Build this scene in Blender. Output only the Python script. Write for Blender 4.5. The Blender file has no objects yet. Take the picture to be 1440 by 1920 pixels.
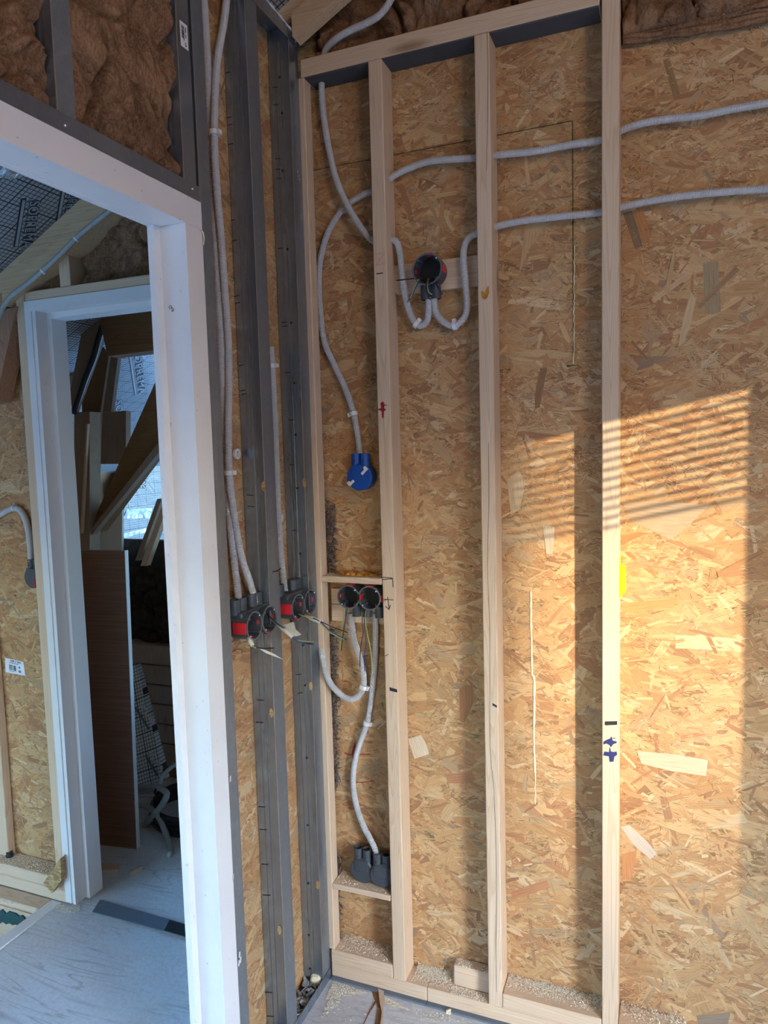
import bpy, bmesh, math, random
import numpy as np
from mathutils import Vector, Matrix, noise as mnoise

S = bpy.context.scene
C = bpy.data.collections.new('site'); S.collection.children.link(C)
random.seed(7)

# ------------------------------------------------------------------ camera
H = 1.491                      # camera height above the floor
CR = Vector((0.92798, 0.37135, -0.02711))   # camera right / down / forward in world space (filled in exactly below)
YAW, PIT, ROL, FPX = 0.380527342, 0.0878043691, 0.0272278118, 1337.32834
def cam_axes():
    c, s = math.cos, math.sin
    f = Vector((0, c(PIT), -s(PIT))); r = Vector((1, 0, 0)); d = f.cross(r)
    r2 = c(ROL)*r + s(ROL)*d; d2 = -s(ROL)*r + c(ROL)*d
    Rz = Matrix.Rotation(YAW, 3, 'Z')
    return Rz @ r2, Rz @ d2, Rz @ f
AR, AD, AF = cam_axes()
cd = bpy.data.cameras.new('camera'); cam = bpy.data.objects.new('camera', cd); C.objects.link(cam)
m = Matrix((( AR.x, -AD.x, -AF.x), (AR.y, -AD.y, -AF.y), (AR.z, -AD.z, -AF.z))).to_4x4()
m.translation = Vector((0, 0, H)); cam.matrix_world = m
cd.sensor_fit = 'VERTICAL'; cd.sensor_height = 24.0; cd.lens = 24.0*FPX/1920.0
cd.clip_start = 0.02; cd.clip_end = 2000
S.camera = cam

# ------------------------------------------------------------------ world, sun, exposure
S.view_settings.view_transform = 'Standard'; S.view_settings.look = 'None'
S.view_settings.gamma = 1.0; S.view_settings.use_curve_mapping = False
S.view_settings.exposure = 0.37
SKY_STRENGTH = 6.6
SUN_STRENGTH = 6.2
FILL_LAMP_W = 37.0
w = bpy.data.worlds.new('sky'); S.world = w; w.use_nodes = True
wn = w.node_tree.nodes; wl = w.node_tree.links; wn.clear()
wo = wn.new('ShaderNodeOutputWorld'); wb = wn.new('ShaderNodeBackground')
wk = wn.new('ShaderNodeTexSky'); wk.sky_type = 'NISHITA'; wk.sun_disc = False
wk.sun_elevation = math.radians(9.0); wk.sun_rotation = math.radians(134.4); wk.air_density = 1.0; wk.dust_density = 0.9; wk.ozone_density = 4.2
wl.new(wk.outputs[0], wb.inputs[0]); wb.inputs[1].default_value = SKY_STRENGTH
wl.new(wb.outputs[0], wo.inputs[0])
SUN_DIR = Vector((-1.02, 1.0, -0.225)).normalized()
sd = bpy.data.lights.new('sun', 'SUN'); sd.energy = SUN_STRENGTH; sd.color = (1.0, 0.83, 0.56); sd.angle = math.radians(0.32)
so = bpy.data.objects.new('sun', sd); C.objects.link(so); so.rotation_euler = SUN_DIR.to_track_quat('-Z', 'Y').to_euler()
so.location = (8, -8, 6)
cy = S.cycles
try:
    cy.max_bounces = 12; cy.diffuse_bounces = 8; cy.glossy_bounces = 5; cy.transparent_max_bounces = 12
    cy.caustics_reflective = False; cy.caustics_refractive = False; cy.sample_clamp_indirect = 8.0
    cy.use_denoising = True
except Exception: pass

# ------------------------------------------------------------------ pixel -> point on a real plane
def ray(x, y): return AR*((x-720)/FPX) + AD*((y-960)/FPX) + AF
def PX(x, y, v): d = ray(x, y); k = v/d.x; return Vector((v, d.y*k, d.z*k+H))
def PY(x, y, v): d = ray(x, y); k = v/d.y; return Vector((d.x*k, v, d.z*k+H))
def PZ(x, y, v): d = ray(x, y); k = (v-H)/d.z; return Vector((d.x*k, d.y*k, v))
def PN(x, y, p, n):
    d = ray(x, y); o = Vector((0, 0, H)); k = (Vector(p)-o).dot(n)/d.dot(n); return o + d*k

# ------------------------------------------------------------------ materials
def srgb(r, g, b):
    f = lambda c: (c/255/12.92) if c/255 <= 0.04045 else ((c/255+0.055)/1.055)**2.4
    return (f(r), f(g), f(b), 1)
class NT:
    def __init__(s, name, rough=0.6, metal=0.0, spec=0.4):
        s.m = bpy.data.materials.new(name); s.m.use_nodes = True; s.t = s.m.node_tree; s.n = s.t.nodes; s.l = s.t.links
        s.n.clear(); s.o = s.n.new('ShaderNodeOutputMaterial'); s.b = s.n.new('ShaderNodeBsdfPrincipled')
        s.l.new(s.b.outputs[0], s.o.inputs[0]); s.b.inputs['Roughness'].default_value = rough; s.b.inputs['Metallic'].default_value = metal
        s.b.inputs['Specular IOR Level'].default_value = spec
    def pos(s, scale=(1, 1, 1), rot=(0, 0, 0), src=None):
        if src is None: src = s.n.new('ShaderNodeNewGeometry').outputs['Position']
        mp = s.n.new('ShaderNodeMapping'); mp.inputs['Scale'].default_value = scale; mp.inputs['Rotation'].default_value = rot
        s.l.new(src, mp.inputs[0]); return mp.outputs[0]
    def noise(s, vec, scale, detail=4, rough=0.6, dist=0.0):
        n = s.n.new('ShaderNodeTexNoise'); n.inputs['Scale'].default_value = scale; n.inputs['Detail'].default_value = detail
        n.inputs['Roughness'].default_value = rough; n.inputs['Distortion'].default_value = dist; s.l.new(vec, n.inputs['Vector']); return n.outputs[0]
    def voro(s, vec, scale, feat='F1'):
        n = s.n.new('ShaderNodeTexVoronoi'); n.feature = feat; n.inputs['Scale'].default_value = scale; s.l.new(vec, n.inputs['Vector']); return n
    def ramp(s, fac, stops):
        r = s.n.new('ShaderNodeValToRGB'); e = r.color_ramp.elements
        while len(e) < len(stops): e.new(0.5)
        for i, (p, c) in enumerate(stops): e[i].position = p; e[i].color = c if len(c) == 4 else (*c, 1)
        s.l.new(fac, r.inputs[0]); return r.outputs[0]
    def mix(s, fac, a, b, mode='MIX'):
        n = s.n.new('ShaderNodeMix'); n.data_type = 'RGBA'; n.blend_type = mode
        for i, v in ((0, fac), (6, a), (7, b)):
            if hasattr(v, 'links'): s.l.new(v, n.inputs[i])
            else: n.inputs[i].default_value = v
        return n.outputs[2]
    def math(s, op, a, b=0.0, c=None):
        n = s.n.new('ShaderNodeMath'); n.operation = op
        for i, v in enumerate((a, b, c)):
            if v is None: continue
            if hasattr(v, 'links'): s.l.new(v, n.inputs[i])
            else: n.inputs[i].default_value = v
        return n.outputs[0]
    def col(s, c):
        if hasattr(c, 'links'): s.l.new(c, s.b.inputs['Base Color'])
        else: s.b.inputs['Base Color'].default_value = c
    def rough(s, v): s.l.new(v, s.b.inputs['Roughness'])
    def bump(s, h, strength=0.3, dist=0.002):
        n = s.n.new('ShaderNodeBump'); n.inputs['Strength'].default_value = strength; n.inputs['Distance'].default_value = dist
        s.l.new(h, n.inputs['Height']); s.l.new(n.outputs[0], s.b.inputs['Normal'])
GREY = lambda v: (v, v, v, 1)

def mat_wood(name, axis, light, dark, knot=(0.16, 0.08, 0.04, 1), ring=34.0, strength=0.7, rot=(0, 0, 0)):
    t = NT(name, rough=0.62, spec=0.25)
    k = {'x': (0.55, 16, 16), 'y': (16, 0.55, 16), 'z': (16, 16, 0.55)}[axis]
    p = t.pos(k, rot)
    n1 = t.noise(p, 1.0, 2, 0.5, 0.25)
    rings = t.math('FRACT', t.math('MULTIPLY', n1, ring))
    rings = t.ramp(rings, ((0.0, GREY(0.0)), (0.55, GREY(0.25)), (0.9, GREY(1.0)), (1.0, GREY(0.05))))
    k2 = tuple(v*(9 if v > 1 else 3) for v in k)
    fib = t.noise(t.pos(k2, rot), 1.0, 3, 0.6)
    fac = t.math('MULTIPLY', rings, strength)
    c = t.mix(fac, light, dark)
    c = t.mix(t.ramp(fib, ((0.3, GREY(0.0)), (0.75, GREY(0.35)))), c, dark)
    blot = t.noise(t.pos((1, 1, 1), rot), 3.0, 3, 0.5)
    c = t.mix(t.ramp(blot, ((0.35, GREY(0.0)), (0.75, GREY(0.28)))), c, (dark[0]*1.05, dark[1]*1.0, dark[2]*0.9, 1))
    kk = {'x': (2.2, 9, 9), 'y': (9, 2.2, 9), 'z': (9, 9, 2.2)}[axis]
    v = t.voro(t.pos(kk, rot), 1.0)
    kd = t.ramp(v.outputs['Distance'], ((0.06, GREY(1.0)), (0.10, GREY(0.6)), (0.16, GREY(0.0))))
    sep = t.n.new('ShaderNodeSeparateColor'); t.l.new(v.outputs['Color'], sep.inputs[0])
    sel = t.math('GREATER_THAN', sep.outputs[0], 0.48)
    c = t.mix(t.math('MULTIPLY', t.math('MULTIPLY', kd, sel), 0.75), c, knot)
    t.col(c); t.bump(t.math('ADD', fib, rings), 0.12, 0.0008); return t.m
PINE_L, PINE_D = (0.70, 0.545, 0.40, 1), (0.52, 0.36, 0.225, 1)
M_PZ = mat_wood('pine_upright', 'z', PINE_L, PINE_D)
M_PX = mat_wood('pine_lying', 'x', PINE_L, PINE_D)
M_PY = mat_wood('pine_crosswise', 'y', PINE_L, PINE_D)
M_RAF = mat_wood('pine_rafter', 'x', (0.64, 0.47, 0.30, 1), (0.44, 0.28, 0.15, 1), rot=(0, math.atan(0.51), 0))
M_RED = mat_wood('reddish_timber', 'z', (0.42, 0.24, 0.15, 1), (0.25, 0.12, 0.07, 1), rot=(0, -0.3, 0), strength=0.8)
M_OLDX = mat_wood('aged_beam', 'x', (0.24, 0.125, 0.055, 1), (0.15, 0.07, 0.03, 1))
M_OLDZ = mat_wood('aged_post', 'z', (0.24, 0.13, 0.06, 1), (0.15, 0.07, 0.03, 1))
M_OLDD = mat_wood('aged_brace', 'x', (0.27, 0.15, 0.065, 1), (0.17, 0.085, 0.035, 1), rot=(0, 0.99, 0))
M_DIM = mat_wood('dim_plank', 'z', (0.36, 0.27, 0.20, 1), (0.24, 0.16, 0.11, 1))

def mat_strand():
    t = NT('wood_strand', rough=0.62, spec=0.3)
    a = t.n.new('ShaderNodeAttribute'); a.attribute_name = 'strand'
    uv = t.n.new('ShaderNodeUVMap'); uv.uv_map = 'grain'
    g = t.noise(t.pos((14, 420, 1), src=uv.outputs[0]), 1.0, 4, 0.65)
    g2 = t.noise(t.pos((30, 1100, 1), src=uv.outputs[0]), 1.0, 2, 0.5)
    c = t.mix(1.0, a.outputs['Color'], t.ramp(g, ((0.25, GREY(0.62)), (0.5, GREY(1.0)), (0.8, GREY(1.2)))), 'MULTIPLY')
    c = t.mix(1.0, c, t.ramp(g2, ((0.3, GREY(0.86)), (0.7, GREY(1.06)))), 'MULTIPLY')
    t.col(c); t.bump(g, 0.25, 0.0006); return t.m
M_STRAND = mat_strand()
def mat_osb_core():
    t = NT('strand_board_core', rough=0.7, spec=0.25)
    v = t.voro(t.pos((60, 60, 190)), 1.0)
    n = t.noise(t.pos((1, 1, 1)), 240, 3)
    c = t.ramp(v.outputs['Color'], ((0.0, (0.19, 0.105, 0.045)), (0.4, (0.42, 0.26, 0.115)), (0.75, (0.55, 0.38, 0.19)), (1.0, (0.64, 0.47, 0.27))))
    c = t.mix(t.ramp(n, ((0.35, GREY(0.0)), (0.6, GREY(0.35)))), c, (0.14, 0.075, 0.035, 1))
    t.col(c); t.bump(v.outputs['Distance'], 0.3, 0.001); return t.m
M_OSB = mat_osb_core()

def mat_steel(name, base, r0, r1, knurl=False):
    t = NT(name, metal=0.82)
    n = t.noise(t.pos((14, 14, 0.7)), 1.0, 4, 0.55)
    sp = t.noise(t.pos((1, 1, 1)), 60, 3)
    c = t.mix(t.ramp(n, ((0.3, GREY(0.0)), (0.7, GREY(1.0)))), base, tuple(v*0.78 for v in base[:3])+(1,))
    c = t.mix(t.ramp(sp, ((0.45, GREY(0.0)), (0.75, GREY(0.10)))), c, (0.75, 0.77, 0.8, 1))
    t.col(c); t.rough(t.ramp(n, ((0.25, GREY(r0)), (0.75, GREY(r1)))))
    if knurl:
        geo = t.n.new('ShaderNodeNewGeometry'); sx = t.n.new('ShaderNodeSeparateXYZ'); t.l.new(geo.outputs['Position'], sx.inputs[0])
        a = t.math('SINE', t.math('MULTIPLY', sx.outputs[1], 2*math.pi/0.0032)); b = t.math('SINE', t.math('MULTIPLY', sx.outputs[2], 2*math.pi/0.0045))
        mask = t.ramp(t.noise(t.pos((2, 2, 1.3)), 1.0, 1), ((0.40, GREY(0.0)), (0.55, GREY(1.0))))
        t.bump(t.math('MULTIPLY', t.math('MULTIPLY', a, b), mask), 0.5, 0.0006)
    return t.m
M_STEEL = mat_steel('galvanised_steel', (0.34, 0.41, 0.49, 1), 0.20, 0.34)
M_STEELK = mat_steel('knurled_steel', (0.33, 0.37, 0.41, 1), 0.42, 0.58, True)
M_EDGE_HI = mat_steel('steel_edge_highlight', (0.62, 0.62, 0.60, 1), 0.35, 0.5)  # highlight along the stud folds, put into a lighter steel colour
M_SCREW = NT('bright_screw', 0.25, 1.0).m; M_SCREW.node_tree.nodes['Principled BSDF'].inputs['Base Color'].default_value = (0.8, 0.8, 0.82, 1)

def mat_paint(name, base):
    t = NT(name, rough=0.42, spec=0.4)
    n = t.noise(t.pos((1, 1, 1)), 5.0, 5, 0.65); s2 = t.noise(t.pos((1, 1, 1)), 75.0, 2)
    c = t.mix(t.ramp(n, ((0.45, GREY(0.0)), (0.75, GREY(0.5)))), base, (base[0]*0.86, base[1]*0.86, base[2]*0.87, 1))
    c = t.mix(t.ramp(s2, ((0.70, GREY(0.0)), (0.76, GREY(0.5)))), c, (0.35, 0.33, 0.32, 1))
    t.col(c); return t.m
M_WHITE = mat_paint('white_primer', (0.71, 0.70, 0.70, 1))
M_PLAST = mat_paint('plasterboard', (0.62, 0.60, 0.58, 1))
def flat(name, c, rough=0.5, spec=0.4, nscale=40.0, amt=0.12):
    t = NT(name, rough, 0.0, spec); n = t.noise(t.pos((1, 1, 1)), nscale, 3)
    d = tuple(v*(1-2*amt) for v in c[:3])+(1,); t.col(t.mix(n, d, tuple(min(1, v*(1+amt)) for v in c[:3])+(1,))); return t.m
M_COND = flat('grey_conduit', (0.52, 0.52, 0.53, 1), 0.42)
M_CONDH = flat('smooth_grey_conduit', (0.36, 0.37, 0.35, 1), 0.4)
M_CLIP = flat('white_clip', (0.80, 0.79, 0.80, 1), 0.5)
M_BOX = flat('anthracite_plastic', (0.060, 0.068, 0.080, 1), 0.42)
M_RIM = flat('paler_grey_rim', (0.12, 0.125, 0.135, 1), 0.5)  # rim in a paler grey than the box body
M_BOXIN = flat('black_plastic', (0.018, 0.019, 0.022, 1), 0.5)
M_REDP = flat('red_plastic', (0.62, 0.025, 0.035, 1), 0.35)
M_BLUEP = flat('blue_plastic', (0.008, 0.075, 0.36, 1), 0.42)
M_YEL = flat('yellow_plastic', (0.90, 0.80, 0.03, 1), 0.45)
M_WBLUE = flat('blue_insulation', (0.018, 0.055, 0.20, 1), 0.4)
M_WGY = flat('green_yellow_insulation', (0.36, 0.41, 0.11, 1), 0.4)
M_WBRN = flat('brown_insulation', (0.075, 0.035, 0.022, 1), 0.4)
M_WBLK = flat('black_insulation', (0.012, 0.012, 0.014, 1), 0.4)
M_MASK = flat('masking_tape', (0.66, 0.64, 0.52, 1), 0.6)
M_INK = flat('black_ink', (0.02, 0.018, 0.022, 1), 0.6)
M_INKB = flat('blue_ink', (0.03, 0.035, 0.15, 1), 0.5, nscale=90, amt=0.35)
M_INKR = flat('red_ink', (0.34, 0.012, 0.03, 1), 0.5, nscale=90, amt=0.35)
M_INKP = flat('pink_chalk', (0.62, 0.33, 0.30, 1), 0.7)
M_FOAM = flat('cream_foam', (0.80, 0.73, 0.50, 1), 0.6)
M_SEAL = flat('grey_sealing_tape', (0.15, 0.175, 0.205, 1), 0.7, 0.3)
M_SEALT = flat('dark_sealing_tape', (0.075, 0.078, 0.085, 1), 0.7, 0.3)
M_PAPER = flat('white_paper', (0.78, 0.80, 0.85, 1), 0.55)
M_DUST = flat('sawdust', (0.92, 0.83, 0.66, 1), 0.8, 0.2, 300, 0.12)
M_SCRAP = flat('plaster_scraps', (0.42, 0.44, 0.44, 1), 0.7, 0.3, 60, 0.4)
M_GREEN = flat('dark_green_board', (0.02, 0.075, 0.075, 1), 0.7)
M_BITUM = flat('black_cable_sheath', (0.02, 0.022, 0.026, 1), 0.45)
M_GRASS = flat('pale_gravel', (0.46, 0.44, 0.40, 1), 0.9, 0.2, 3, 0.4)
M_ROOFT = flat('roof_slate', (0.10, 0.09, 0.09, 1), 0.8)
M_STONE = flat('rendered_wall', (0.55, 0.50, 0.43, 1), 0.9)
M_PVC = flat('white_pvc', (0.75, 0.75, 0.76, 1), 0.35)
def mat_resin():
    t = NT('amber_resin', 0.12, 0.0, 0.6); n = t.noise(t.pos((1, 1, 1)), 90, 2)
    t.col(t.ramp(n, ((0.3, (0.24, 0.085, 0.006)), (0.7, (0.62, 0.29, 0.025))))); t.b.inputs['Coat Weight'].default_value = 0.6; return t.m
M_RESIN = mat_resin()
def mat_laminate():
    t = NT('brown_laminate', 0.5, 0.0, 0.35)
    g = t.noise(t.pos((3, 3, 160)), 1.0, 4, 0.6); b = t.noise(t.pos((2, 2, 20)), 1.0, 2)
    c = t.ramp(g, ((0.3, (0.15, 0.068, 0.040)), (0.7, (0.255, 0.125, 0.078))))
    t.col(t.mix(t.ramp(b, ((0.3, GREY(0.0)), (0.7, GREY(0.4)))), c, (0.17, 0.075, 0.045, 1))); return t.m
M_LAM = mat_laminate()
def mat_wool():
    t = NT('mineral_wool', 0.95, 0.0, 0.1)
    big = t.noise(t.pos((1, 1, 1)), 9.0, 5, 0.6, 1.0); fib = t.noise(t.pos((1, 1, 1)), 55, 6, 0.7, 3.0); hair = t.noise(t.pos((160, 160, 35)), 1.0, 4, 0.7, 1.5)
    c = t.ramp(big, ((0.30, (0.085, 0.033, 0.015)), (0.5, (0.20, 0.096, 0.050)), (0.74, (0.42, 0.235, 0.13))))
    c = t.mix(t.ramp(fib, ((0.35, GREY(0.0)), (0.7, GREY(0.6)))), c, (0.52, 0.345, 0.21, 1))
    c = t.mix(t.ramp(hair, ((0.3, GREY(0.55)), (0.55, GREY(0.0)))), c, (0.085, 0.036, 0.018, 1))
    t.col(c); t.bump(t.math('ADD', fib, t.math('MULTIPLY', hair, 0.6)), 0.7, 0.006); return t.m
M_WOOL = mat_wool()
def mat_floor():
    t = NT('painted_plywood', 0.6, 0.0, 0.3)
    p = t.pos((1.4, 8.5, 1.0), (0, 0, 0.16))
    n = t.noise(p, 1.0, 3, 0.5, 1.1)
    rings = t.math('FRACT', t.math('MULTIPLY', n, 11.0))
    line = t.ramp(rings, ((0.0, GREY(1.0)), (0.09, GREY(0.6)), (0.26, GREY(0.0)), (0.95, GREY(0.0)), (1.0, GREY(1.0))))
    patch = t.ramp(t.noise(t.pos((1, 1, 1)), 2.6, 4, 0.6), ((0.42, GREY(0.0)), (0.58, GREY(1.0))))
    pink = t.noise(t.pos((1, 1, 1)), 6.5, 4, 0.65)
    dust = t.noise(t.pos((1, 1, 1)), 85, 4, 0.7)
    c = t.mix(t.ramp(pink, ((0.45, GREY(0.0)), (0.7, GREY(0.55)))), (0.70, 0.715, 0.735, 1), (0.67, 0.56, 0.52, 1))
    c = t.mix(t.math('MULTIPLY', line, t.math('MULTIPLY', patch, 0.85)), c, (0.33, 0.29, 0.28, 1))
    c = t.mix(t.ramp(dust, ((0.35, GREY(0.4)), (0.6, GREY(0.0)))), c, (0.40, 0.37, 0.34, 1))
    c = t.mix(t.ramp(t.noise(t.pos((1, 1, 1)), 1.7, 2), ((0.35, GREY(0.0)), (0.65, GREY(0.5)))), c, (0.50, 0.505, 0.52, 1))
    t.col(c); t.bump(t.math('ADD', line, dust), 0.15, 0.001); return t.m
M_FLOOR = mat_floor()
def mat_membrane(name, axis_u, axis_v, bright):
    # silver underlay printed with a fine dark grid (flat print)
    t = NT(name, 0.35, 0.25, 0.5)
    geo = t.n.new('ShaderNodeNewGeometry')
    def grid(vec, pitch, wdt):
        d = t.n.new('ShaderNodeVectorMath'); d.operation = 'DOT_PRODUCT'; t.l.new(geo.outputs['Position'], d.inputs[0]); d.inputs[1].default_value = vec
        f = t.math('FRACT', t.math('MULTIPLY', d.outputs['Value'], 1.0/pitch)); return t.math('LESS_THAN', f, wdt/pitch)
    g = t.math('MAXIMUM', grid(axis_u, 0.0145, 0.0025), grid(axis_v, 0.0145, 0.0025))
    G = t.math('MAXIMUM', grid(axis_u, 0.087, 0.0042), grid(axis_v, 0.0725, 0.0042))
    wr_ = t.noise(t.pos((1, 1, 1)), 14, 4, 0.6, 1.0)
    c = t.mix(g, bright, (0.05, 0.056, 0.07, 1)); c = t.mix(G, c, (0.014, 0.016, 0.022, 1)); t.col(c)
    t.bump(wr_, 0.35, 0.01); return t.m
SL = Vector((1, 0, 0.51)).normalized()
M_MEMB = mat_membrane('printed_membrane', tuple(SL), (0, 1, 0), (0.40, 0.41, 0.43, 1))
M_MEMB_LIT = mat_membrane('lit_printed_membrane', tuple(SL), (0, 1, 0), (0.62, 0.68, 0.74, 1))  # lighter copy for the storage roof, its daylight put into the colour
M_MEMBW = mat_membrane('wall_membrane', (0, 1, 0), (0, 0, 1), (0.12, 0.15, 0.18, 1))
M_MEMBV = mat_membrane('printed_membrane_upright', (0.92, 0, 0.39), (-0.39, 0, 0.92), (0.62, 0.68, 0.74, 1))
M_FOIL = NT('crinkled_foil', 0.18, 0.9)
_n = M_FOIL.noise(M_FOIL.pos((1, 1, 1)), 22, 5, 0.65, 1.5); M_FOIL.col((0.62, 0.68, 0.74, 1)); M_FOIL.bump(_n, 1.0, 0.02); M_FOIL = M_FOIL.m
M_PRINTD = flat('dark_print', (0.025, 0.028, 0.036, 1), 0.5)
M_PRINTL = flat('silver_print', (0.36, 0.39, 0.43, 1), 0.45)

# ------------------------------------------------------------------ mesh building
class MB:
    def __init__(s): s.v = []; s.f = []
    def add(s, v, f):
        o = len(s.v); s.v += [tuple(p) for p in v]; s.f += [tuple(o+i for i in q) for q in f]; return s
    def box(s, x0, x1, y0, y1, z0, z1, b=0.0):
        c = ((x0+x1)/2, (y0+y1)/2, (z0+z1)/2); h = ((x1-x0)/2, (y1-y0)/2, (z1-z0)/2)
        return s.obox(Vector(c), Vector((h[0], 0, 0)), Vector((0, h[1], 0)), Vector((0, 0, h[2])), b)
    def obox(s, c, u, v, w_, b=0.0):
        """oriented box: centre and three half-axis vectors, chamfer b"""
        c = Vector(c); ax = [Vector(u), Vector(v), Vector(w_)]; L = [a.length for a in ax]; d = [a.normalized() for a in ax]
        b = min(b, 0.45*min(L)*1.0) if b else 0.0
        if not b:
            vs = [c + i*ax[0] + j*ax[1] + k*ax[2] for i in (-1, 1) for j in (-1, 1) for k in (-1, 1)]
            return s.add(vs, [(0, 1, 3, 2), (4, 6, 7, 5), (0, 4, 5, 1), (2, 3, 7, 6), (0, 2, 6, 4), (1, 5, 7, 3)])
        vs = []; idx = {}
        for sg in [(i, j, k) for i in (-1, 1) for j in (-1, 1) for k in (-1, 1)]:
            for a in range(3):
                p = c.copy()
                for q in range(3): p += d[q]*sg[q]*(L[q] if q == a else L[q]-b)
                idx[(sg, a)] = len(vs); vs.append(p)
        fs = []
        for a in range(3):
            o1, o2 = [q for q in range(3) if q != a]
            for sa in (-1, 1):
                q4 = []
                for s1, s2 in ((-1, -1), (1, -1), (1, 1), (-1, 1)):
                    sg = [0, 0, 0]; sg[a] = sa; sg[o1] = s1; sg[o2] = s2; q4.append(idx[(tuple(sg), a)])
                fs.append(tuple(q4))
            for s1 in (-1, 1):
                for s2 in (-1, 1):
                    g0 = [0, 0, 0]; g1 = [0, 0, 0]; g0[o1] = g1[o1] = s1; g0[o2] = g1[o2] = s2; g0[a] = -1; g1[a] = 1
                    g0, g1 = tuple(g0), tuple(g1); fs.append((idx[(g0, o1)], idx[(g1, o1)], idx[(g1, o2)], idx[(g0, o2)]))
        for sg in [(i, j, k) for i in (-1, 1) for j in (-1, 1) for k in (-1, 1)]: fs.append(tuple(idx[(sg, a)] for a in range(3)))
        return s.add(vs, fs)
    def prism(s, poly, axis, a, b):
        f3 = {'z': lambda p, t: (p[0], p[1], t), 'y': lambda p, t: (p[0], t, p[1]), 'x': lambda p, t: (t, p[0], p[1])}[axis]
        n = len(poly); vs = [f3(p, a) for p in poly] + [f3(p, b) for p in poly]
        return s.add(vs, [tuple(range(n)), tuple(range(2*n-1, n-1, -1))] + [(i, (i+1) % n, n+(i+1) % n, n+i) for i in range(n)])
    def sheet(s, poly, axis, a, b, th):
        """thin folded sheet: open 2D polyline thickened to th and extruded along axis"""
        n = len(poly); L = []; Rr = []
        for i, p in enumerate(poly):
            p = Vector(p)
            d1 = (p-Vector(poly[i-1])).normalized() if i else (Vector(poly[1])-p).normalized()
            d2 = (Vector(poly[i+1])-p).normalized() if i < n-1 else d1
            nn = Vector((-(d1.y+d2.y), d1.x+d2.x)); nn = nn.normalized() if nn.length > 1e-6 else Vector((-d1.y, d1.x))
            k = th/2/max(0.4, nn.dot(Vector((-d1.y, d1.x)))); L.append(p+nn*k); Rr.append(p-nn*k)
        for i in range(n-1): s.prism([L[i], L[i+1], Rr[i+1], Rr[i]], axis, a, b)
        return s
    def slab(s, pts, off):
        """polygon of 3D points pushed out by vector off"""
        n = len(pts); off = Vector(off); vs = [Vector(p) for p in pts] + [Vector(p)+off for p in pts]
        return s.add(vs, [tuple(range(n)), tuple(range(2*n-1, n-1, -1))] + [(i, (i+1) % n, n+(i+1) % n, n+i) for i in range(n)])
    def beam(s, p0, p1, wv, hv, b=0.0):
        p0 = Vector(p0); p1 = Vector(p1); return s.obox((p0+p1)/2, (p1-p0)/2, Vector(wv)/2, Vector(hv)/2, b)
    def sweep(s, path, radii, n=8, caps=True):
        path = [Vector(p) for p in path]; N = len(path); up = Vector((0.31, 0.22, 0.92)).normalized(); vs = []; prev = None
        for i, p in enumerate(path):
            t = (path[min(i+1, N-1)]-path[max(i-1, 0)]).normalized()
            if prev is None:
                a = t.cross(up); a = a.normalized() if a.length > 1e-3 else t.cross(Vector((1, 0, 0))).normalized()
            else: a = (prev - t*prev.dot(t)).normalized()
            prev = a; b2 = t.cross(a); r = radii[i] if hasattr(radii, '__len__') else radii
            for k in range(n): an = 2*math.pi*k/n; vs.append(p + (a*math.cos(an)+b2*math.sin(an))*r)
        fs = [(i*n+k, i*n+(k+1) % n, (i+1)*n+(k+1) % n, (i+1)*n+k) for i in range(N-1) for k in range(n)]
        if caps: fs += [tuple(range(n-1, -1, -1)), tuple((N-1)*n+k for k in range(n))]
        return s.add(vs, fs)
    def cyl(s, p0, p1, r, n=16, r1=None): return s.sweep([p0, p1], [r, r if r1 is None else r1], n)
    def ring(s, c, ax, r0, r1, h, n=24):
        """annular wall of height h along ax, from inner r0 to outer r1"""
        ax = Vector(ax).normalized(); a = ax.cross(Vector((0.3, 0.9, 0.2))).normalized(); b2 = ax.cross(a); c = Vector(c); vs = []
        for k in range(n):
            d = a*math.cos(2*math.pi*k/n) + b2*math.sin(2*math.pi*k/n)
            vs += [c+d*r0, c+d*r1, c+d*r1+ax*h, c+d*r0+ax*h]
        fs = []
        for k in range(n):
            j = (k+1) % n
            for q in range(4): fs.append((k*4+q, k*4+(q+1) % 4, j*4+(q+1) % 4, j*4+q))
        return s.add(vs, fs)
    def disc(s, c, ax, r, h, n=24): ax = Vector(ax).normalized(); return s.cyl(Vector(c), Vector(c)+ax*h, r, n)

def crom(pts, step):
    pts = [Vector(p) for p in pts]; P_ = [pts[0]*2-pts[1]] + pts + [pts[-1]*2-pts[-2]]; out = []
    for i in range(1, len(P_)-2):
        a, b, c, d = P_[i-1], P_[i], P_[i+1], P_[i+2]; n = max(2, int((c-b).length/step))
        for k in range(n):
            t = k/n; out.append(0.5*((2*b)+(c-a)*t+(2*a-5*b+4*c-d)*t*t+(3*b-a-3*c+d)*t**3))
    out.append(pts[-1]); return out

ORG = {}
def build(name, mb, mat, parent=None, smooth=False, noorg=False):
    if parent is not None: org = ORG[parent.name]
    elif noorg: org = Vector((0, 0, 0))
    else:
        a = np.array([tuple(p) for p in mb.v]); lo = a.min(0); hi = a.max(0); org = Vector(((lo[0]+hi[0])/2, (lo[1]+hi[1])/2, lo[2]))
    me = bpy.data.meshes.new(name); me.from_pydata([Vector(p)-org for p in mb.v], [], mb.f)
    bm = bmesh.new(); bm.from_mesh(me); bmesh.ops.recalc_face_normals(bm, faces=bm.faces); bm.to_mesh(me); bm.free()
    if smooth: me.polygons.foreach_set('use_smooth', [True]*len(me.polygons))
    me.materials.append(mat); o = bpy.data.objects.new(name, me); C.objects.link(o)
    if parent is not None: o.parent = parent
    else: o.location = org
    ORG[o.name] = org; return o
def tag(o, label, cat, group=None):
    o['label'] = label; o['category'] = cat
    if group: o['group'] = group
    return o
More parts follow.
